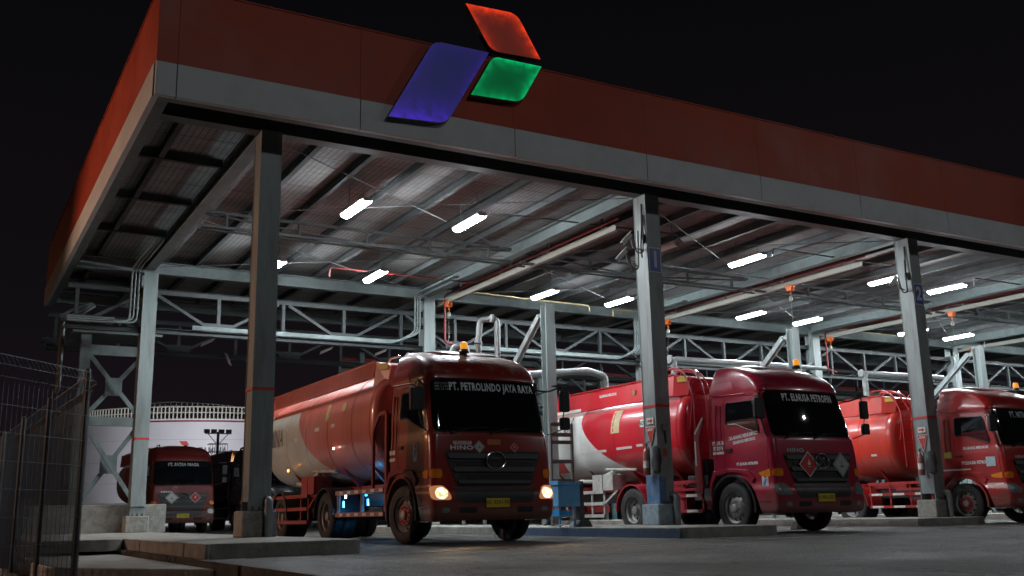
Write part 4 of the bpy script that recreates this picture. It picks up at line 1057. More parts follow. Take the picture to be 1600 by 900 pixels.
    # pipework and valve boxes below the tank behind the rear wheel
    if P.get('rearbox'):
        yq = wb+1.36+.75
        rb_ = MB()
        for i in range(2): rb_.box(-1.19, -.75, yq+.05+i*.47, yq+.48+i*.47, 1.02, 1.42)
        rb_.build('valve_box', P['rearbox'], T, bevel=.012)
        fr_ = MB(); zz = (.36, .66, .95)
        for z in zz: fr_.box(-1.21, -1.17, yq+.45, tank_end-.1, z, z+.08)
        for y in (yq+.45, yq+1.0, tank_end-.16): fr_.box(-1.169, -1.13, y, y+.06, .36, 1.03)
        fr_.beam((-1.16, yq+.45, .7), (-1.16, yq-.1, 1.0), .04, .05); fr_.build('side_guard', P['rearbox'], T)
        pp = MB().bend([(-1.0, yq+.2, 1.5), (-1.1, yq+.9, 1.25), (-1.0, yq+1.8, 1.3)], .05, .2, 10); pp.tube([(-.9, yq-.6, 1.5), (-1.05, yq+.5, 1.55)], .035, 8); pp.build('hose', dirtyw, T, smooth=True)
    eb = MB().box(-1.18, 1.18, tank_end+.02, tank_end+.10, .48, .66); eb.box(-.45, -.38, tank_end-.3, tank_end+.02, .5, 1.0); eb.box(.38, .45, tank_end-.3, tank_end+.02, .5, 1.0); eb.build('rear_bumper', refl_r, T)
    for s in (-1, 1): MB().box(s*1.0-.15, s*1.0+.15, tank_end+.101, tank_end+.13, .5, .63).build('tail_light', refl_r, T)
    # air intake stack behind the cab
    sn = MB().box(-1.02, -.84, 2.06, 2.20, 1.3, 2.95); sn.box(-1.04, -.80, 2.04, 2.22, 2.951, 3.05); sn.build('air_intake', black, T, bevel=.03)
    return T

HL = D.materials.new('lit headlight'); HL.use_nodes = True
_b = HL.node_tree.nodes['Principled BSDF']; _n = HL.node_tree.nodes; _l = HL.node_tree.links; _t = _n.new('ShaderNodeTexCoord'); _v = _n.new('ShaderNodeTexVoronoi'); _v.inputs['Scale'].default_value = 14
_l.new(_t.outputs['Object'], _v.inputs['Vector']); _r = _n.new('ShaderNodeValToRGB'); _r.color_ramp.elements[0].color = (1, .80, .55, 1); _r.color_ramp.elements[0].position = .25
_r.color_ramp.elements[1].color = (.55, .20, .06, 1); _r.color_ramp.elements[1].position = .75; _l.new(_v.outputs['Distance'], _r.inputs[0]); _l.new(_r.outputs[0], _b.inputs['Emission Color'])
_b.inputs['Emission Strength'].default_value = 3.2
HR = emis('headlight reflector glow', (1, .36, .12), .35, (.5, .4, .35))
HL2 = emis('faint headlight glow', (1, .9, .8), .06, (.5, .5, .5))  # faint glow put into the far truck's switched-off headlights
LADX = -.80
T1 = truck((3.68, -2.2, 0), 'orange red tanker with lit headlights, nearest, in the first bay', (.25,.019,.012), (.30,.03,.025), 4.35, 10.6, dict(
    key='one', plain_emblem=True, dust=.8, head=HL, steer=math.radians(9), tank_red=(.58,.15,.11), white=(.58,.60,.54), white_y=7.9, tank_y=2.85, tank_top=3.50, lip_low=3.30, extra_axles=[9.0], hub=hubred,
    visor=('PT. PETROLINDO JAYA RAYA', .20, .62, .13, 2.77, mat('pale lettering', (.62,.68,.68), .5), 1.0), visor2=True, num='MDN-095', plate='BK 8291 PR', beacon=(-.12, 1.0), guard='frame', sideguard='rails',
    small_sticker=True, diamonds=[(-.30, 1.675, .115, 'grey', 'tree'), (.42, 1.67, .085, 'red', 'flame')], logo_sticker=(.80, 1.62), pinkguard=True, dark_guard=True,
    side_patch=[(1.72, 1.98, 1.62, 1.70, refl_w), (1.72, 1.98, 1.50, 1.56, refl_w)], lip=.98,
    tank_marks=[(5.15,5.40,2.42,2.50,refl_w,'tank_marking'),(6.2,6.5,2.42,2.50,refl_w,'tank_marking'),(7.7,8.0,2.30,2.38,refl_w,'tank_marking'),(4.6,4.8,2.72,2.90,mat('pale sticker',(.5,.45,.2),.5),'sticker'),(5.6,5.8,2.60,2.95,mat('pale sticker',(.5,.45,.2),.5),'sticker')],
    tank_text=[('PERTAMINA', .62, 10.2, 2.45, .75, mat('faded blue lettering', (.13,.15,.17), .5))], rearbox=frame_red if False else mat('red valve box', (.34,.04,.03), .5, 0, .3, 5)))
# small lit lamps on its side guard
for (dy, z, c, s) in ((3.35, .78, (.0,.22,1), 1.3), (4.75, .76, (.0,.22,1), 1.3), (4.62, .92, (.75,.9,1), .8), (3.45, .92, (.02,.6,.8), .35)):
    lp = MB().box(-1.13, -1.10, dy-.03, dy+.03, z-.05*s, z+.05*s).build('side_lamp', emis('cyan side lamp %g'%s, c, 5), T1, bevel=.008)
for (dy, e_) in ((3.35, 5), (4.75, 5)):
    l_ = D.lights.new('led_glow', 'POINT'); l_.energy = e_*2.2; l_.color = (.05, .45, 1); l_.shadow_soft_size = .03
    o_ = D.objects.new('led_glow', l_); COL.objects.link(o_); o_.parent = T1; o_.location = (-1.09, dy-.12, .74)
MB().box(-1.23, -1.205, 5.10, 5.16, 1.93, 1.98).build('side_lamp', emis('white marker lamp', (1,.85,.7), 6), T1)
MB().box(-1.20, -1.17, 8.45, 8.50, 1.60, 1.66).build('side_lamp', emis('orange marker lamp', (1,.30,.05), 7), T1)
T2 = truck((10.95, -2.95, 0), 'crimson tanker with red and white hazard diamonds on its grille, in the second bay', (.36,.011,.042), (.40,.018,.035), 3.7, 9.4, dict(
    key='two', dust=.45, tank_red=(.60,.012,.028), white=(.76,.76,.73), white_y=7.35, tank_y=2.95, ladder=LADX, lip=1.02, badge_dim=True,
    visor=('PT. ELNUSA PETROFIN', .215, .62, .08, 2.77, decal_w, 1.0), plate='B 9803 SFU', beacon=(.62, 1.12), guard='post', sideguard='rails2', panel=True,
    diamonds=[(-.36, 1.37, .265, 'red', 'flame'), (.58, 1.37, .26, 'grey', 'tree')],
    side_text=[('DILARANG MENUMPANG', .105, .98, 2.005, .78, decal_w, .08), ('DILARANG MEROKOK', .085, .98, 1.90, .80, decal_w, .08), ('PT. ELNUSA\nPETROFIN', .115, 1.80, 1.84, .60, decal_w, 0), ('PT. ELNUSA PETROFIN', .075, .92, 1.42, .85, decal_w, 0)],
    side_patch=[(1.62, 1.97, 1.66, 1.715, refl_w)], logo_sticker=(.42, 1.05), dark_arch=True,
    tank_marks=[(4.55,4.80,2.02,2.08,refl_w,'reflector'),(5.0,5.65,2.0,2.06,refl_w,'reflector'),(6.1,6.7,1.98,2.04,refl_w,'reflector'),(7.0,7.5,1.96,2.02,refl_w,'reflector'),(5.5,5.85,2.42,3.0,mat('pale notice',(.62,.52,.30),.5),'sticker'),(4.35,4.62,2.48,2.66,refl_w,'sticker'),(8.2,9.3,1.55,1.85,mat('red swoosh',(.45,.02,.02),.4),'tank_marking')],
    tank_text=[('NO.10', .15, 4.48, 2.57, .8, black), ('DILARANG MEROKOK', .085, 6.1, 3.42, .9, decal_w), ('PERTAMINA', .62, 8.9, 2.75, .75, mat('faded blue lettering', (.13,.15,.17), .5))],
    lip_lamps=[4.95, 8.3], rearbox=dirtyw))
T3 = truck((19.65, -2.05, 0), 'red tanker with red front wheel hub, cut by the right edge', (.42,.016,.014), (.42,.02,.02), 3.9, 9.6, dict(
    key='three', dust=.4, tank_red=(.62,.035,.020), white=(.62,.62,.58), white_y=7.4, tank_y=3.5, ladder=-.80, hub=hubred, lip=1.0,
    visor=('PT. MITRA JASA', .22, .62, .0, 2.75, decal_grey, 1.0), plate='B 9417 UN', beacon=(.85, .98), guard='post', sideguard='rails2', badge_dim=True,
    diamonds=[(-.36, 1.60, .19, 'white', 'tree')],
    side_text=[('DILARANG MEROKOK', .095, .95, 1.93, .78, decal_w, 0), ('PT.ELNUSA PETROFIN', .11, .98, 1.55, .78, decal_w, 0)],
    side_patch=[(.42, .68, 1.44, 1.68, mat('pale blue sticker', (.45,.62,.66), .5)), (1.15, 1.98, 1.37, 1.41, refl_w), (1.68, 1.90, 1.70, 1.86, mat('yellow sticker', (.6,.5,.08), .5)), (.25, .72, .98, 1.02, refl_w)],
    tank_marks=[(4.2,4.4,1.9,1.96,refl_w,'reflector')]))
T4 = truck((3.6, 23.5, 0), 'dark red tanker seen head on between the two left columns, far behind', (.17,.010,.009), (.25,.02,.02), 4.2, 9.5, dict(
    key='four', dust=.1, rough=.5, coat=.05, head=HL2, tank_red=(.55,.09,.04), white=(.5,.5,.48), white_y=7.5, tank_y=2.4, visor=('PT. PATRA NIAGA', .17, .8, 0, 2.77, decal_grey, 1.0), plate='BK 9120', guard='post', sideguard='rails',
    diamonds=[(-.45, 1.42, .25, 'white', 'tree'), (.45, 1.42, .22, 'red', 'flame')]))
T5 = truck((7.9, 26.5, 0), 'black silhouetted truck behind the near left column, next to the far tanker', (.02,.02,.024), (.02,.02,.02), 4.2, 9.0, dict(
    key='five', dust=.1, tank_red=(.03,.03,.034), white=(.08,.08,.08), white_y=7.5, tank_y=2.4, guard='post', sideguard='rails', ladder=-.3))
T4.scale = (1, 1, .965)
MB().box(-1.05, -.98, -.03, 0, 2.1, 2.17).build('marker_light', emis('green lamp', (.05,1,.5), 3), T5)
MB().box(-.5, -.40, -.08, -.04, 1.62, 1.76).build('marker_light', emis('warm white lamp', (1,.9,.6), 3), T5)
MB().box(-.9, -.8, -.08, -.04, .95, 1.0).build('marker_light', emis('pink lamp', (1,.1,.25), 3), T5)

for sx_ in (-1.05, 1.05):       # dipped beams of the near truck
    l_ = D.lights.new('headlight_beam', 'SPOT'); l_.energy = 70; l_.color = (1, .72, .45); l_.spot_size = math.radians(70); l_.spot_blend = .8; l_.shadow_soft_size = .05
    o_ = D.objects.new('headlight_beam', l_); COL.objects.link(o_); o_.parent = T1; o_.location = (sx_, -.12, .87); o_.rotation_euler = Vector((-.1, -1, -.16)).to_track_quat('-Z', 'Y').to_euler()

# ================================================================== SIGN, EQUIPMENT, BACKGROUND
# lit three part logo on the fascia
LG = empty('logo_sign', (0, FR-.03, 0), 0, 'three part blue, green and red parallelogram logo glowing on the red fascia', 'sign')
def glow_mat(name, dark, bright, s):
    m = D.materials.new(name); m.use_nodes = True; n = m.node_tree.nodes; l = m.node_tree.links; b = n['Principled BSDF']
    a = n.new('ShaderNodeAttribute'); a.attribute_name = 'glow'
    nz = n.new('ShaderNodeTexNoise'); nz.inputs['Scale'].default_value = 6
    t = n.new('ShaderNodeTexCoord'); l.new(t.outputs['Object'], nz.inputs['Vector'])
    mu = n.new('ShaderNodeMath'); mu.operation = 'MULTIPLY'; l.new(a.outputs['Fac'], mu.inputs[0])
    mr = n.new('ShaderNodeMapRange'); mr.inputs[1].default_value = .3; mr.inputs[2].default_value = .65; mr.inputs[3].default_value = .35; mr.inputs[4].default_value = 1.15
    l.new(nz.outputs['Fac'], mr.inputs[0]); l.new(mr.outputs[0], mu.inputs[1])
    x = n.new('ShaderNodeMix'); x.data_type = 'RGBA'; l.new(mu.outputs[0], x.inputs[0]); x.inputs[6].default_value = lin(dark); x.inputs[7].default_value = lin(bright)
    l.new(x.outputs[2], b.inputs['Emission Color']); b.inputs['Emission Strength'].default_value = s
    b.inputs['Base Color'].default_value = lin([c*.5 for c in bright]); b.inputs['Roughness'].default_value = .35
    return m
def logo_piece(name, pts, rads, m, edgew):
    """pts clockwise from top-left; edgew: glow weight of the edges top, right, bottom, left"""
    poly = rpoly(pts, rads, 8); out = []
    for i in range(len(poly)):
        a = Vector(poly[i]); b = Vector(poly[(i+1)%len(poly)]); q = max(1, int((b-a).length/.12))
        for k in range(q): out.append(a.lerp(b, k/q))
    c = sum(out, Vector((0,0)))/len(out); fr = [1, .96, .90, .82, .70, .5, .25]
    P = [Vector(p) for p in pts]
    def edge_glow(p):
        g_ = 0
        for i in range(4):
            a, b = P[i], P[(i+1)%4]; d = b-a; t = max(0, min(1, (p-a).dot(d)/d.length_squared)); dist = (a+d*t-p).length
            g_ = max(g_, edgew[i]*math.exp(-dist/(.09 if edgew[i] != 1.0 or name != 'blue_panel' else .22)))
        return g_
    vs = []; gl = []; n = len(out)
    for f in fr:
        for p in out: q = c+(p-c)*f; vs.append((q.x, -.16, q.y)); gl.append(edge_glow(q))
    vs.append((c.x, -.16, c.y)); gl.append(0)
    fs = [(j*n+i, j*n+(i+1)%n, (j+1)*n+(i+1)%n, (j+1)*n+i) for j in range(len(fr)-1) for i in range(n)]+[((len(fr)-1)*n+i, (len(fr)-1)*n+(i+1)%n, len(vs)-1) for i in range(n)]
    o = MB().add(vs, fs).build(name, m, LG); at = o.data.attributes.new('glow', 'FLOAT', 'POINT')
    at.data.foreach_set('value', gl)
    big = [tuple(c+(p-c)*1.012) for p in out]
    s = MB().prism([(p[0], p[1]) for p in big], 'y', -.158, -.02); s.build('casing', mat('sign casing', (.10,.10,.105), .5), o)
    if name != 'red_panel': return
    MB().box(4.2, 4.26, .02, .08, 9.6, 10.4).build('bracket', steeldark, o); MB().box(4.9, 4.96, .02, .08, 9.6, 10.4).build('bracket', steeldark, o)
logo_piece('blue_panel', [(2.86,9.72),(4.10,9.74),(3.12,8.02),(1.90,7.95)], [.20,0,.22,0], glow_mat('blue glow', (.011,.013,.052), (.055,.022,.46), .9), [.15,.35,1.0,.25])
logo_piece('green_panel', [(4.20,9.68),(5.36,9.70),(4.85,8.80),(3.68,8.74)], [.16,0,.20,0], glow_mat('green glow', (.0,.050,.014), (.0,.60,.17), .9), [1.0,.8,.6,.45])
logo_piece('red_panel', [(3.58,10.72),(4.78,10.78),(5.34,9.86),(4.16,9.80)], [0,.20,0,.20], glow_mat('red glow', (.040,.009,.007), (1.0,.05,.01), 1.0), [1.15,1.0,.0,.45])

# number signs
def number_sign(x, num, label):
    t = empty('number_sign', (x, -.234, 6.14), 0, label, 'sign', 'column number signs')
    MB().box(-.17, .17, -.012, 0, -.30, .30).build('board', mat('sign white edge', (.5,.52,.52), .5), t)
    MB().box(-.15, .15, -.015, -.0125, -.27, .27).build('face', mat('sign blue', (.02,.07,.33), .4), t)
    text_mb(num, .52, lambda u, v, w: (u, -.018, v), 1, .85, .02).build('number', mat('sign figure', (.5,.52,.52), .5), t)
number_sign(9, '1', 'blue plate with a white 1 high on the second front column')
number_sign(18, '2', 'shaded blue plate with a 2, high on the column right of the crimson cab')
# cctv cameras
def cctv(x, y, z, label, two=True):
    t = empty('security_camera', (x, y, z), 0, label, 'camera', 'security cameras on the columns')
    m = MB(); d = Vector((-.55, .1, -.62)).normalized()
    m.beam((0,0,0), tuple(Vector((0,0,0))+d*.32), .10, .10); m.beam(tuple(-d*.02+Vector((0,0,.058))), tuple(d*.37+Vector((0,0,.062))), .115, .010)
    m.build('camera_body', mat('camera shell', (.52,.53,.52), .35), t, bevel=.015)
    MB().tube([d*.321, d*.33], .035, 12).build('camera_lens', glass, t)
    MB().bend([(.02,.02,-.03), (.10,.05,-.30), (.30,.10,-.30), (.42,.12,-.30)], .022, .06, 8).build('bracket', galv, t, smooth=True)
    MB().bend([(.05,0,.02), (.12,-.05,-.45), (.30,-.06,-.42), (.36,-.02,.5)], .016, .15, 8).build('cable', black, t, smooth=True)
cctv(8.42, -.12, 6.72, 'grey bullet camera angled down on the number 1 column, upper one')
cctv(8.22, -.18, 6.30, 'small pale camera below the bullet camera on the number 1 column')
cctv(17.35, -.1, 6.60, 'bullet camera at the head of the front column right of the crimson cab')
for x in (9, 18):
    m = MB().bend([(x-.215, -.1, 7.5), (x-.235, -.1, 6.9), (x-.30, -.12, 6.4), (x-.26, -.1, 6.2)], .018, .15, 8); m.box(x-.24, x-.202, -.16, -.04, 6.55, 6.75)
    tag(m.build('cable_run', black, smooth=True), 'black cables on the side of the %s' % ('number 1 column' if x == 9 else 'front column right of the crimson cab'), 'cable', 'cables on columns')
# fire extinguisher points
signred = mat('sign red', (.40,.02,.02), .45, 0, .2, 6)
def fire_point(x, word, label1, label2, blackbag=True):
    xs = x-.2035
    t = empty('fire_sign', (xs, -.02, 2.22), 0, label1, 'sign', 'fire point signs')
    MB().prism([(.17,.11),(-.17,.11),(0,-.34)], 'x', -.008, 0).build('triangle', refl_w, t)
    MB().prism([(.155,.10),(-.155,.10),(0,-.31)], 'x', -.011, -.0085).build('triangle_face', signred, t)
    text_mb(word, .085, lambda u, v, w: (-.013, -u, v+.04), 1, .95, .002).build('lettering', refl_w, t)
    MB().box(-.008, 0, -.12, .12, .17, .31).build('arrow_plate', refl_w, t)
    MB().prism([(.09,.26),(-.02,.26),(-.02,.30),(-.10,.24),(-.02,.18),(-.02,.22),(.09,.22)], 'x', -.011, -.0085).build('arrow', signred, t)
    e = empty('fire_extinguisher', (x-.32, .02, 1.26), 0, label2, 'extinguisher', 'fire extinguishers on the columns')
    q = MB().lathe([(.0,0),(.075,.01),(.08,.04),(.08,.50),(.05,.57),(.022,.60),(.022,.64)], 18, 'z'); q.build('cylinder', mat('extinguisher red', (.30,.10,.09), .3, .1, .3, 8, coat=.4), e, smooth=True)
    MB().lathe([(.082,.16),(.082,.32)], 18, 'z', caps=False).build('paper_label', refl_w, e, smooth=True)
    v = MB().box(-.03,.03,-.02,.02,.641,.69); v.beam((0,.02,.70),(0,-.14,.73),.03,.012); v.build('valve', steeldark, e)
    MB().bend([(0,-.03,.66),(-.02,-.13,.60),(-.02,-.12,.12)], .014, .06, 8).build('hose', black, e, smooth=True)
    if blackbag:
        c = MB()
        def cf(u, v_):
            a = 2*PI*u; r = .13+.02*math.sin(a*3+v_*7); h = .62*v_
            k = (.75+.25*math.sin(PI*min(1, v_*1.15)))*(1 if v_ > .02 and v_ < .98 else .3)
            return (r*.55*k*math.cos(a), r*1.1*k*math.sin(a), h)
        c.grid(cf, 20, 12); o = c.build('hanging_cover', mat('black cloth cover', (.02,.02,.022), .8, 0, .4, 6, bump=.5, bscale=9), smooth=True); o.location = (x-.29, -.30, 1.28)
        tag(o, 'black cloth cover hanging beside the extinguisher of the %s' % ('number 1 column' if x == 9 else 'right front column'), 'cover', 'black covers on the columns')
fire_point(9, 'APAR', 'red triangular APAR sign with arrow plate on the number 1 column', 'fire extinguisher strapped low on the number 1 column')
fire_point(18, 'APAR', 'red triangular APAR sign with arrow plate on the right front column', 'fire extinguisher strapped low on the right front column')
t = empty('junction_box', (9.0, -.234, 2.30), 0, 'small grey switch box on the front face of the number 1 column', 'box')
MB().box(-.07,.07,-.05,0,-.07,.07).build('box_body', galv, t, bevel=.01); MB().tube([(0,-.03,-.07),(.02,-.03,-.35)], .018, 8).build('cable', black, t)
tag(MB().prism([(8.93,1.66),(9.07,1.66),(9.07,1.80),(9.0,1.86),(8.93,1.80)], 'y', -.236, -.2325).build('house_sticker', mat('orange brown sticker', (.35,.13,.05), .6)), 'small orange house shaped sticker on the number 1 column', 'sticker')

# loading arms behind the orange red cab
def loading_arm(pts, r, label):
    t = empty('filling_pipe', (0,0,0), 0, label, 'pipe', 'swivel loading arms')
    for j, p in enumerate(pts):
        m = MB().bend(p, r, .16, 14)
        for q, d in ((p[0], Vector(p[1])-Vector(p[0])), (p[-1], Vector(p[-2])-Vector(p[-1]))):
            d.normalize(); m.tube([Vector(q), Vector(q)+d*.05], r*1.35, 14)
        m.build('arm_pipe', galv, t, smooth=True)
    h = Vector(pts[0][1]); MB().lathe([(r*1.3,-.20),(r*1.3,-.12)], 14, 'x', tuple(h)).build('swivel_joint', galv, t, smooth=True)
    return t
loading_arm([[(8.35, 6.2, 3.2), (8.35, 6.2, 5.86), (8.00, 6.55, 5.86), (7.95, 6.6, 5.2)], [(7.95, 6.6, 5.18), (7.98, 6.62, 4.9), (8.2, 7.3, 4.85)]], .085, 'tall chromed swivel loading arm rising behind the orange red cab roof')
loading_arm([[(8.1, 7.6, 3.2), (8.1, 7.6, 5.28), (7.75, 7.8, 5.28), (7.7, 7.85, 4.8)]], .085, 'shorter swivel pipe bend above the orange red cab roof')
loading_arm([[(8.4, 8.9, 4.55), (10.9, 9.0, 4.75), (13.2, 9.0, 5.0), (13.9, 9.0, 4.85), (13.9, 9.0, 3.0)]], .115, 'fat grey horizontal pipe ending in a bend over the crimson tank')
loading_arm([[(16.4, 8.5, 3.4), (16.4, 8.5, 5.48), (21.6, 8.5, 5.52), (21.6, 8.5, 5.1)]], .11, 'long straight grey pipe above the ladder of the crimson tanker')
loading_arm([[(25.6, 8.5, 3.6), (25.6, 8.5, 5.46), (30.2, 8.5, 5.5), (30.2, 8.5, 5.0)]], .11, 'long straight grey pipe above the right hand red tanker')
loading_arm([[(21.9, 9.5, 4.5), (21.9, 9.5, 5.75), (24.6, 9.5, 5.72)]], .08, 'grey pipe with a bend between crimson cab and red tanker')
loading_arm([[(7.2, 9.4, 3.4), (7.2, 9.4, 5.15), (7.9, 9.4, 5.2), (8.0, 9.4, 3.4)]], .10, 'grey pipe loop peeping over the left of the orange red cab roof')

# loading platforms on the islands
for k in (1, 2, 3):
    x = 9*k
    t = empty('loading_platform', (x, 5.6, 0), 0, ['grey steel step ladder and platform between the orange red cab and crimson tanker', 'grey steel platform behind the crimson cab', 'grey steel platform behind the right hand red cab'][k-1], 'platform', 'loading platforms')
    m = MB()
    for sx_ in (-.35, .35):
        for sy in (0, 3.4): m.box(sx_-.04, sx_+.04, sy-.04, sy+.04, .19, 3.1)
    m.box(-.42, .42, -.06, 3.5, 2.25, 2.33); m.build('deck_frame', steel, t)
    h = MB()
    for z in (2.75, 3.1):
        for sx_ in (-.35, .35): h.tube([(sx_, 0, z), (sx_, 3.4, z)], .022, 6)
    h.build('guard_rail', steel, t)
    s = MB()
    for sx_ in (-.38, .38): s.beam((sx_, -1.3, .22), (sx_, -.05, 2.3), .04, .14)
    for i in range(7): s.box(-.36, .36, -1.30+i*.18, -1.12+i*.18, .38+i*.28, .41+i*.28)
    s.build('stair', steel, t)
# grey open frame ladder by the blue cabinet
t = empty('frame_ladder', (8.15, 2.7, 0), 0, 'dark grey ladder frame standing behind the blue cabinet', 'ladder')
m = MB()
for sy in (-.30, .30): m.beam((sy, 0, .19), (sy, 0, 2.62), .05, .07, (0,1,0))
for z in (.75, 1.2, 1.66, 2.12, 2.30, 2.55): m.box(-.27, .27, -.02, .02, z, z+.09)
m.build('ladder_frame', steeldark if False else mat('grey ladder paint', (.13,.13,.13), .5, 0, .3, 6), t)
# blue cabinet
t = empty('blue_cabinet', (7.15, .9, .19), 0, 'blue painted grounding cabinet with a dangling hose at the kerb', 'cabinet')
MB().box(-.34, .22, -.14, .14, .44, .90).build('cabinet_box', bluep, t, bevel=.012)
MB().prism([(-.36,.90),(.24,.90),(.24,.94),(-.36,.99)], 'y', -.17, .17).build('cabinet_lid', bluep, t)
MB().prism([(-.34,.24),(-.02,.24),(-.02,.34),(-.34,.36)], 'y', -.16, .13).build('drawer', mat('bright blue paint', (.03,.33,.75), .45, 0, .2, 6), t)
MB().prism([(.23,.0),(.37,.0),(.35,.98),(.25,.98)], 'y', -.08, .08).build('post', mat('dark grey post', (.07,.07,.075), .5, 0, .3, 6), t)
MB().prism([(.10,0),(.50,0),(.42,.14),(.18,.14)], 'y', -.18, .18).build('post_foot', mat('dark grey post', (.07,.07,.075), .5), t)
m = MB()
for x in (-.28, .10): m.box(x-.02, x+.02, -.1, -.06, 0, .44)
m.build('leg', bluep, t)
MB().bend([(.0,-.2,.36), (.02,-.22,.16), (-.30,-.26,.06), (-.48,-.3,.03)], .014, .15, 8).build('hose', mat('pale hose', (.5,.5,.48), .5), t, smooth=True)
# stone chock and kerb blocks behind the crimson truck
for i, (x, y, s_) in enumerate(((16.3, 2.5, .28), (12.9, -.2, .2))):
    o = MB().prism([(-.5*s_*2,0),(.5*s_*2,0),(.28*s_*2,s_),(-.28*s_*2,s_)], 'y', -.12, .12).build('wheel_chock', concblock, bevel=.02); o.location = (x, y, .19 if i == 0 else 0)
    tag(o, ['grey concrete block on the island right of the crimson truck wheel', 'grey wedge chock below the crimson truck bumper'][i], 'chock')

# ------------------------------------------------------------------ braced pipe tower at far left
tw_ = empty('pipe_tower', (0, 14, 0), 0, 'braced grey steel tower with gusset plates behind the far left column', 'tower')
XA, XB = -1.45, .30
m = MB()
for x in (XA, XB):
    for y in (0,):
        m.ibeam((x, y, .2), (x, y, 6.0), .30, .30, .02, up=(0,1,0))
m.each('tower_leg', steel, tw_, per=3)
h = MB()
for z, hh in ((5.55,.30), (3.42,.26), (.92,.22)):
    for y in (0,): h.beam((XA+.16, y, z), (XB-.16, y, z), .12, hh)
h.each('tower_beam', steel, tw_)
b = MB()
for za, zb in ((3.56, 5.39), (1.04, 3.28)):
    for y in (-.02,):
        b.beam((XA+.12, y, zb), (XB-.12, y, za), .06, .17, (0,1,0)) if False else None
        b.beam((XA+.12, y-.09, zb), (XB-.12, y-.09, za), .13, .03, (0,1,0)); b.beam((XA+.12, y-.06, zb-.065), (XB-.12, y-.06, za-.065), .02, .10, (0,1,0))
        b.beam((XA+.12, y+.13, za), (XB-.12, y+.13, zb), .13, .03, (0,1,0)); b.beam((XA+.12, y+.16, za-.065), (XB-.12, y+.16, zb-.065), .02, .10, (0,1,0))
b.each('tower_brace', steel, tw_, per=2)
gp_ = MB()
for zc_ in (4.47, 2.16):
    for y in (.05,): gp_.box((XA+XB)/2-.24, (XA+XB)/2+.24, y-.008, y+.008, zc_-.27, zc_+.27)
gp_.each('gusset_plate', steel, tw_)
MB().box(XA-.4, XB+.4, -.3, 1.4, 6.02, 6.1).build('tower_deck', steel, tw_)
m = MB()
for i in range(3): m.bend([(XA-.55, 1.0+.3*i, 4.4), (XA-.55, 1.0+.3*i, 6.4+.25*i), (XA+.3, 1.0+.3*i, 7.1+.1*i)], .05, .2, 8)
m.each('riser_pipe', galv, tw_, smooth=True)
tag(MB().box(-3.6, .9, 12.75, 12.95, .15, .97).build('low_wall', conc, bevel=.02), 'low concrete wall behind the far left column', 'wall')
# pipe rack behind the canopy (dark pipe runs)
pr = empty('pipe_rack', (0, 21, 0), 0, 'dark pipe rack with greenish pipes behind the back columns', 'pipe rack')
gpipe = mat('green grey pipe', (.06,.13,.13), .5, .1, .3, 4)
m = MB()
for x in range(10, 60, 6): m.box(x-.1, x+.1, -.1, .1, 0, 7.2)
m.each('rack_leg', steel, pr)
for z, r, mt in ((4.6,.16,galv), (5.1,.12,gpipe), (5.7,.18,gpipe), (6.4,.12,galv), (3.6,.2,gpipe), (6.9,.1,red_pipe)):
    MB().tube([(9.2, .3, z), (58, .3, z)], r, 12).build('rack_pipe', mt, pr, smooth=True)
lattice(0, 9, 58, 5.3, 6.7, 'rack_truss', pr, steel, 3.0)
for o in list(pr.children):
    if o.name.startswith('rack_truss'): o.location = (0,0,0)
random.seed(3)
for i in range(9):
    x = 11+i*4.2; zt_ = random.uniform(5.2, 6.6)
    t = empty('riser_pipe', (x, 17.2+random.uniform(-.6,.6), 0), 0, 'grey riser pipe with valves in the dark behind the back columns', 'pipe', 'riser pipes behind the back columns')
    MB().bend([(0,0,0), (0,0,zt_), (1.1,0,zt_), (1.1,0,zt_-1.6)], .11, .25, 10).build('riser', random.choice([galv, gpipe, steel]), t, smooth=True)
    v = MB().lathe([(.20,-.14),(.20,-.10),(.13,-.08),(.13,.08),(.20,.10),(.20,.14)], 14, 'z', (0,0,zt_-1.1)); v.tube([(0,0,zt_-1.1),(0,-.34,zt_-1.1)], .03, 8)
    v.build('valve', gpipe, t); pts = [(.16*math.cos(2*PI*q/16), -.36, zt_-1.1+.16*math.sin(2*PI*q/16)) for q in range(17)]
    MB().tube(pts, .014, 6, cap=False).build('hand_wheel', red_pipe, t, smooth=True)

# ------------------------------------------------------------------ storage tank with roof rails and text
SX, SY, SR, SH = 20.5, 95.0, 14.5, 10.0
st = empty('storage_tank', (SX, SY, 0), 0, 'huge white cylindrical storage tank with roof railing and PERTAMINA lettering', 'storage tank')
def stank_mat():
    m = mat('tank shell white', (.62,.62,.66), .5, 0, .08, .4, dirt=(.45,.45,.5), dirtamt=.35, dscale=.25)
    n = m.node_tree.nodes; l = m.node_tree.links; b = n['Principled BSDF']; src = b.inputs['Base Color'].links[0].from_socket
    t = n.new('ShaderNodeTexCoord'); s = n.new('ShaderNodeSeparateXYZ'); l.new(t.outputs['Object'], s.inputs[0])
    w = n.new('ShaderNodeMath'); w.operation = 'MODULO'; l.new(s.outputs['Z'], w.inputs[0]); w.inputs[1].default_value = 2.0
    c = n.new('ShaderNodeMath'); c.operation = 'LESS_THAN'; l.new(w.outputs[0], c.inputs[0]); c.inputs[1].default_value = .04
    mx = n.new('ShaderNodeMix'); mx.data_type = 'RGBA'; l.new(c.outputs[0], mx.inputs[0]); l.new(src, mx.inputs[6]); mx.inputs[7].default_value = (.42,.42,.45,1)
    l.new(mx.outputs[2], b.inputs['Base Color']); return m
MB().lathe([(SR,0),(SR,SH)], 160, 'z', caps=False).build('shell', stank_mat(), st, smooth=True)
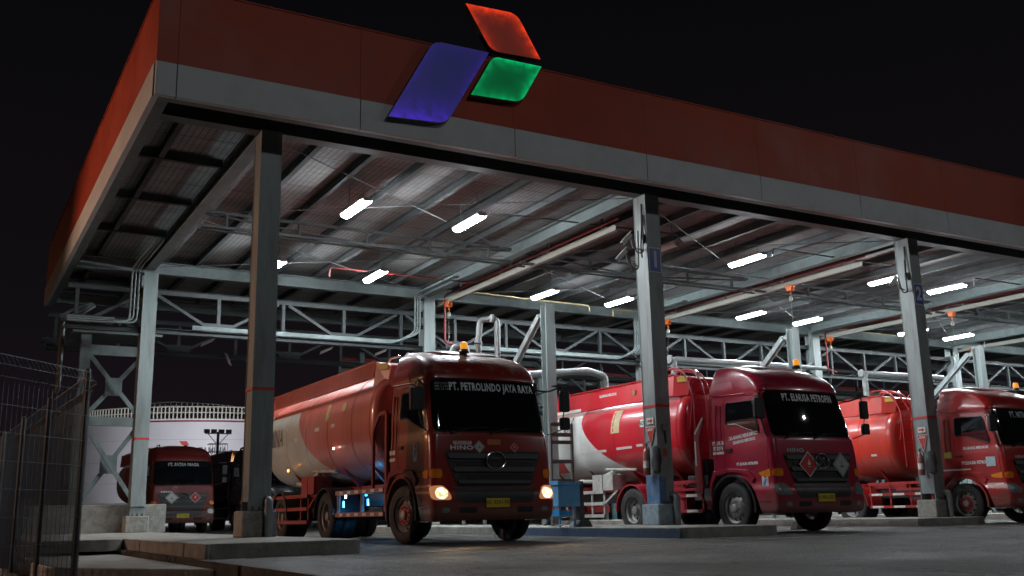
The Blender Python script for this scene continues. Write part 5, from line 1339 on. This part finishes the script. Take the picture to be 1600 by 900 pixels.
MB().lathe([(SR,SH),(SR*.6,SH+1.3),(SR*.3,SH+1.7),(.1,SH+1.8)], 80, 'z').build('roof_dome', mat('tank roof', (.2,.2,.22), .6), st, smooth=True)
MB().lathe([(SR+.10,SH-.32),(SR+.12,SH-.24),(SR+.10,SH-.16)], 160, 'z', caps=False).build('red_ring', red_pipe, st)
rl = MB()
for k in range(0, 121):
    a = math.radians(180+k*1.5); c, s_ = math.cos(a)*(SR-.1), math.sin(a)*(SR-.1)
    rl.box(c-.05, c+.05, s_-.05, s_+.05, SH, SH+1.15)
for z in (SH+.6, SH+1.15): rl.tube([((SR-.1)*math.cos(math.radians(180+k*1.5)), (SR-.1)*math.sin(math.radians(180+k*1.5)), z) for k in range(121)], .055, 5)
rl.build('roof_railing', mat('rail paint pale', (.6,.6,.52), .5), st)
r2 = MB(); 
for z in (0, .55, 1.1):
    r2.tube([(-SR*.55+SR*1.1*k/30, -7, SH+1.5+z*.7-((k/30-.22)*2.0)**2*(.5 if k/30 > .22 else 2)) for k in range(31)], .05, 5)
for k in range(31): 
    x = -SR*.55+SR*1.1*k/30; z = SH+1.5-((k/30-.22)*2.0)**2*(.5 if k/30 > .22 else 2); r2.box(x-.04, x+.04, -7.04, -6.96, SH+.6, z+.77)
r2.build('stair_railing', mat('rail paint grey', (.3,.29,.28), .5), st)
TA = math.radians(-102.7)
def onshell(u, v, off):
    a = TA+u/SR; return ((SR+off)*math.cos(a), (SR+off)*math.sin(a), v)
text_mb('PERTAMINA', .86, lambda u, v, w: onshell(u, 6.92+v, .06), 1.0, .82, .022).build('lettering', mat('dark shell lettering', (.10,.10,.12), .5), st)
lm = [(-.9,.8),(.5,.8),(.95,.0),(-.3,.0)]
MB().add([onshell(-2.05+a*.5, 7.45+b*.5, .06) for a, b in lm], [(0,1,2,3)]).build('shell_logo', mat('shell logo red', (.55,.03,.04), .5), st)
# floodlight mast in front of it
fm = empty('floodlight_mast', (13.45, 60, 0), 0, 'dark floodlight mast with four lamps and a cage in front of the white storage tank', 'floodlight mast')
MB().lathe([(.16,0),(.10,7.0)], 12, 'z').build('mast', steeldark, fm, smooth=True)
m = MB().box(-1.0,1.0,-.04,.04,6.85,6.92)
for s in (-1, 1): m.tube([(0,0,6.0),(s*.75,0,6.85)], .03, 6); m.tube([(0,0,4.6),(s*.55,0,5.5)], .03, 6)
m.build('cross_arm', steeldark, fm)
for x in (-.85, -.32, .24, .80): MB().box(x-.20, x+.20, -.10, .12, 6.93, 7.2).build('floodlight', black, fm)
m = MB()
for z in (5.5, 6.1): m.tube([(-.65,-.4,z),(.65,-.4,z),(.65,.6,z),(-.65,.6,z),(-.65,-.4,z)], .025, 5)
for x in np.linspace(-.65, .65, 8): m.tube([(x,-.4,5.5),(x,-.4,6.1)], .018, 4)
m.build('cage', steeldark, fm)
for x, y, z in ((14.8, 60, 2.9), ):
    m = MB().box(-.22,.22,-.15,.15,-.18,.18); o = m.build('floodlight', black, fm); o.location = (.6, 0, 3.7); o.rotation_euler = (.3,.4,0)
l = D.lights.new('flood_beam', 'SPOT'); l.energy = TANKFLOOD; l.spot_size = math.radians(120); l.spot_blend = .8; l.shadow_soft_size = .4; l.color = (.96,.95,1)
o = D.objects.new('flood_beam', l); COL.objects.link(o); o.parent = fm; o.location = (-.6, .6, 7.6); o.rotation_euler = (Vector((2, 20, -1.6))).to_track_quat('-Z', 'Y').to_euler()
# lattice of dark plant right of the storage tank
dm_ = mat('dark plant steel', (.05,.05,.055), .6)
t = empty('pipe_manifold', (11.5, 34, 0), 0, 'low dark pipe manifold seen beside the far tanker', 'manifold')
for i in range(6): MB().bend([(i*.8,0,0), (i*.8,0,2.6+.25*math.sin(i*2)), (i*.8+.4,0,2.8), (i*.8+.5,0,2.3)], .08, .2, 8).build('manifold_pipe', dm_, t, smooth=True)
MB().box(-.5, 4.6, -.3, .3, .3, 2.2).build('manifold_body', dm_, t, bevel=.05)

# ------------------------------------------------------------------ mesh fence at left
wire = mat('galvanised mesh wire', (.075,.085,.10), .45, .5, .3, 9)
def fence(p0, p1, zb, zt_, nposts, label, sx_=.055, sz_=.26, post_r=.030, chain=False):
    p0 = Vector(p0); p1 = Vector(p1); L = (p1-p0).length; d = (p1-p0)/L
    t = empty('mesh_fence', (p0.x, p0.y, 0), 0, label, 'fence', 'mesh fences at the left edge')
    a = math.atan2(d.y, d.x); t.rotation_euler = (0, 0, a)
    for i in range(nposts):
        x = L*i/(nposts-1) if nposts > 1 else 0
        MB().lathe([(post_r,zb-.1),(post_r,zt_+.03),(post_r*.5,zt_+.05)], 10, 'z', (x, .03, 0)).build('fence_post', mat('fence post grey', (.05,.055,.058), .5, .2, .3, 6), t, smooth=True)
    m = MB(); n = int(L/sx_); h = .0026
    for i in range(n+1):
        x = i*sx_
        pts = [(x, -.02, zb), (x, -.02, zt_-.30), (x, -.09, zt_-.12), (x, -.01, zt_)] if not chain else None
        for a_, b_ in zip(pts, pts[1:]): m.beam(a_, b_, h*2, h*2, (1,0,0))
    zz = [zb+.02]; 
    while zz[-1] < zt_-.45: zz.append(zz[-1]+sz_)
    for z in zz: m.beam((0,-.026,z), (L,-.026,z), h*2, h*2); m.beam((0,-.045,z+.025), (L,-.045,z+.025), h*2, h*2) if False else None
    m.beam((0,-.09,zt_-.12), (L,-.09,zt_-.12), h*2, h*2); m.beam((0,-.01,zt_), (L,-.01,zt_), h*2.6, h*2.6)
    m.build('mesh_panel', wire, t)
fence((-5.6, -7.2), (-3.45, -4.86), -.35, 2.31, 2, 'near mesh fence panel with folded top, at the left edge', .08, .30)
fence((-3.45, -4.80), (-4.6, 24.0), -.35, 2.30, 10, 'long mesh fence running back into the dark along the left side', .055, .26, .034)
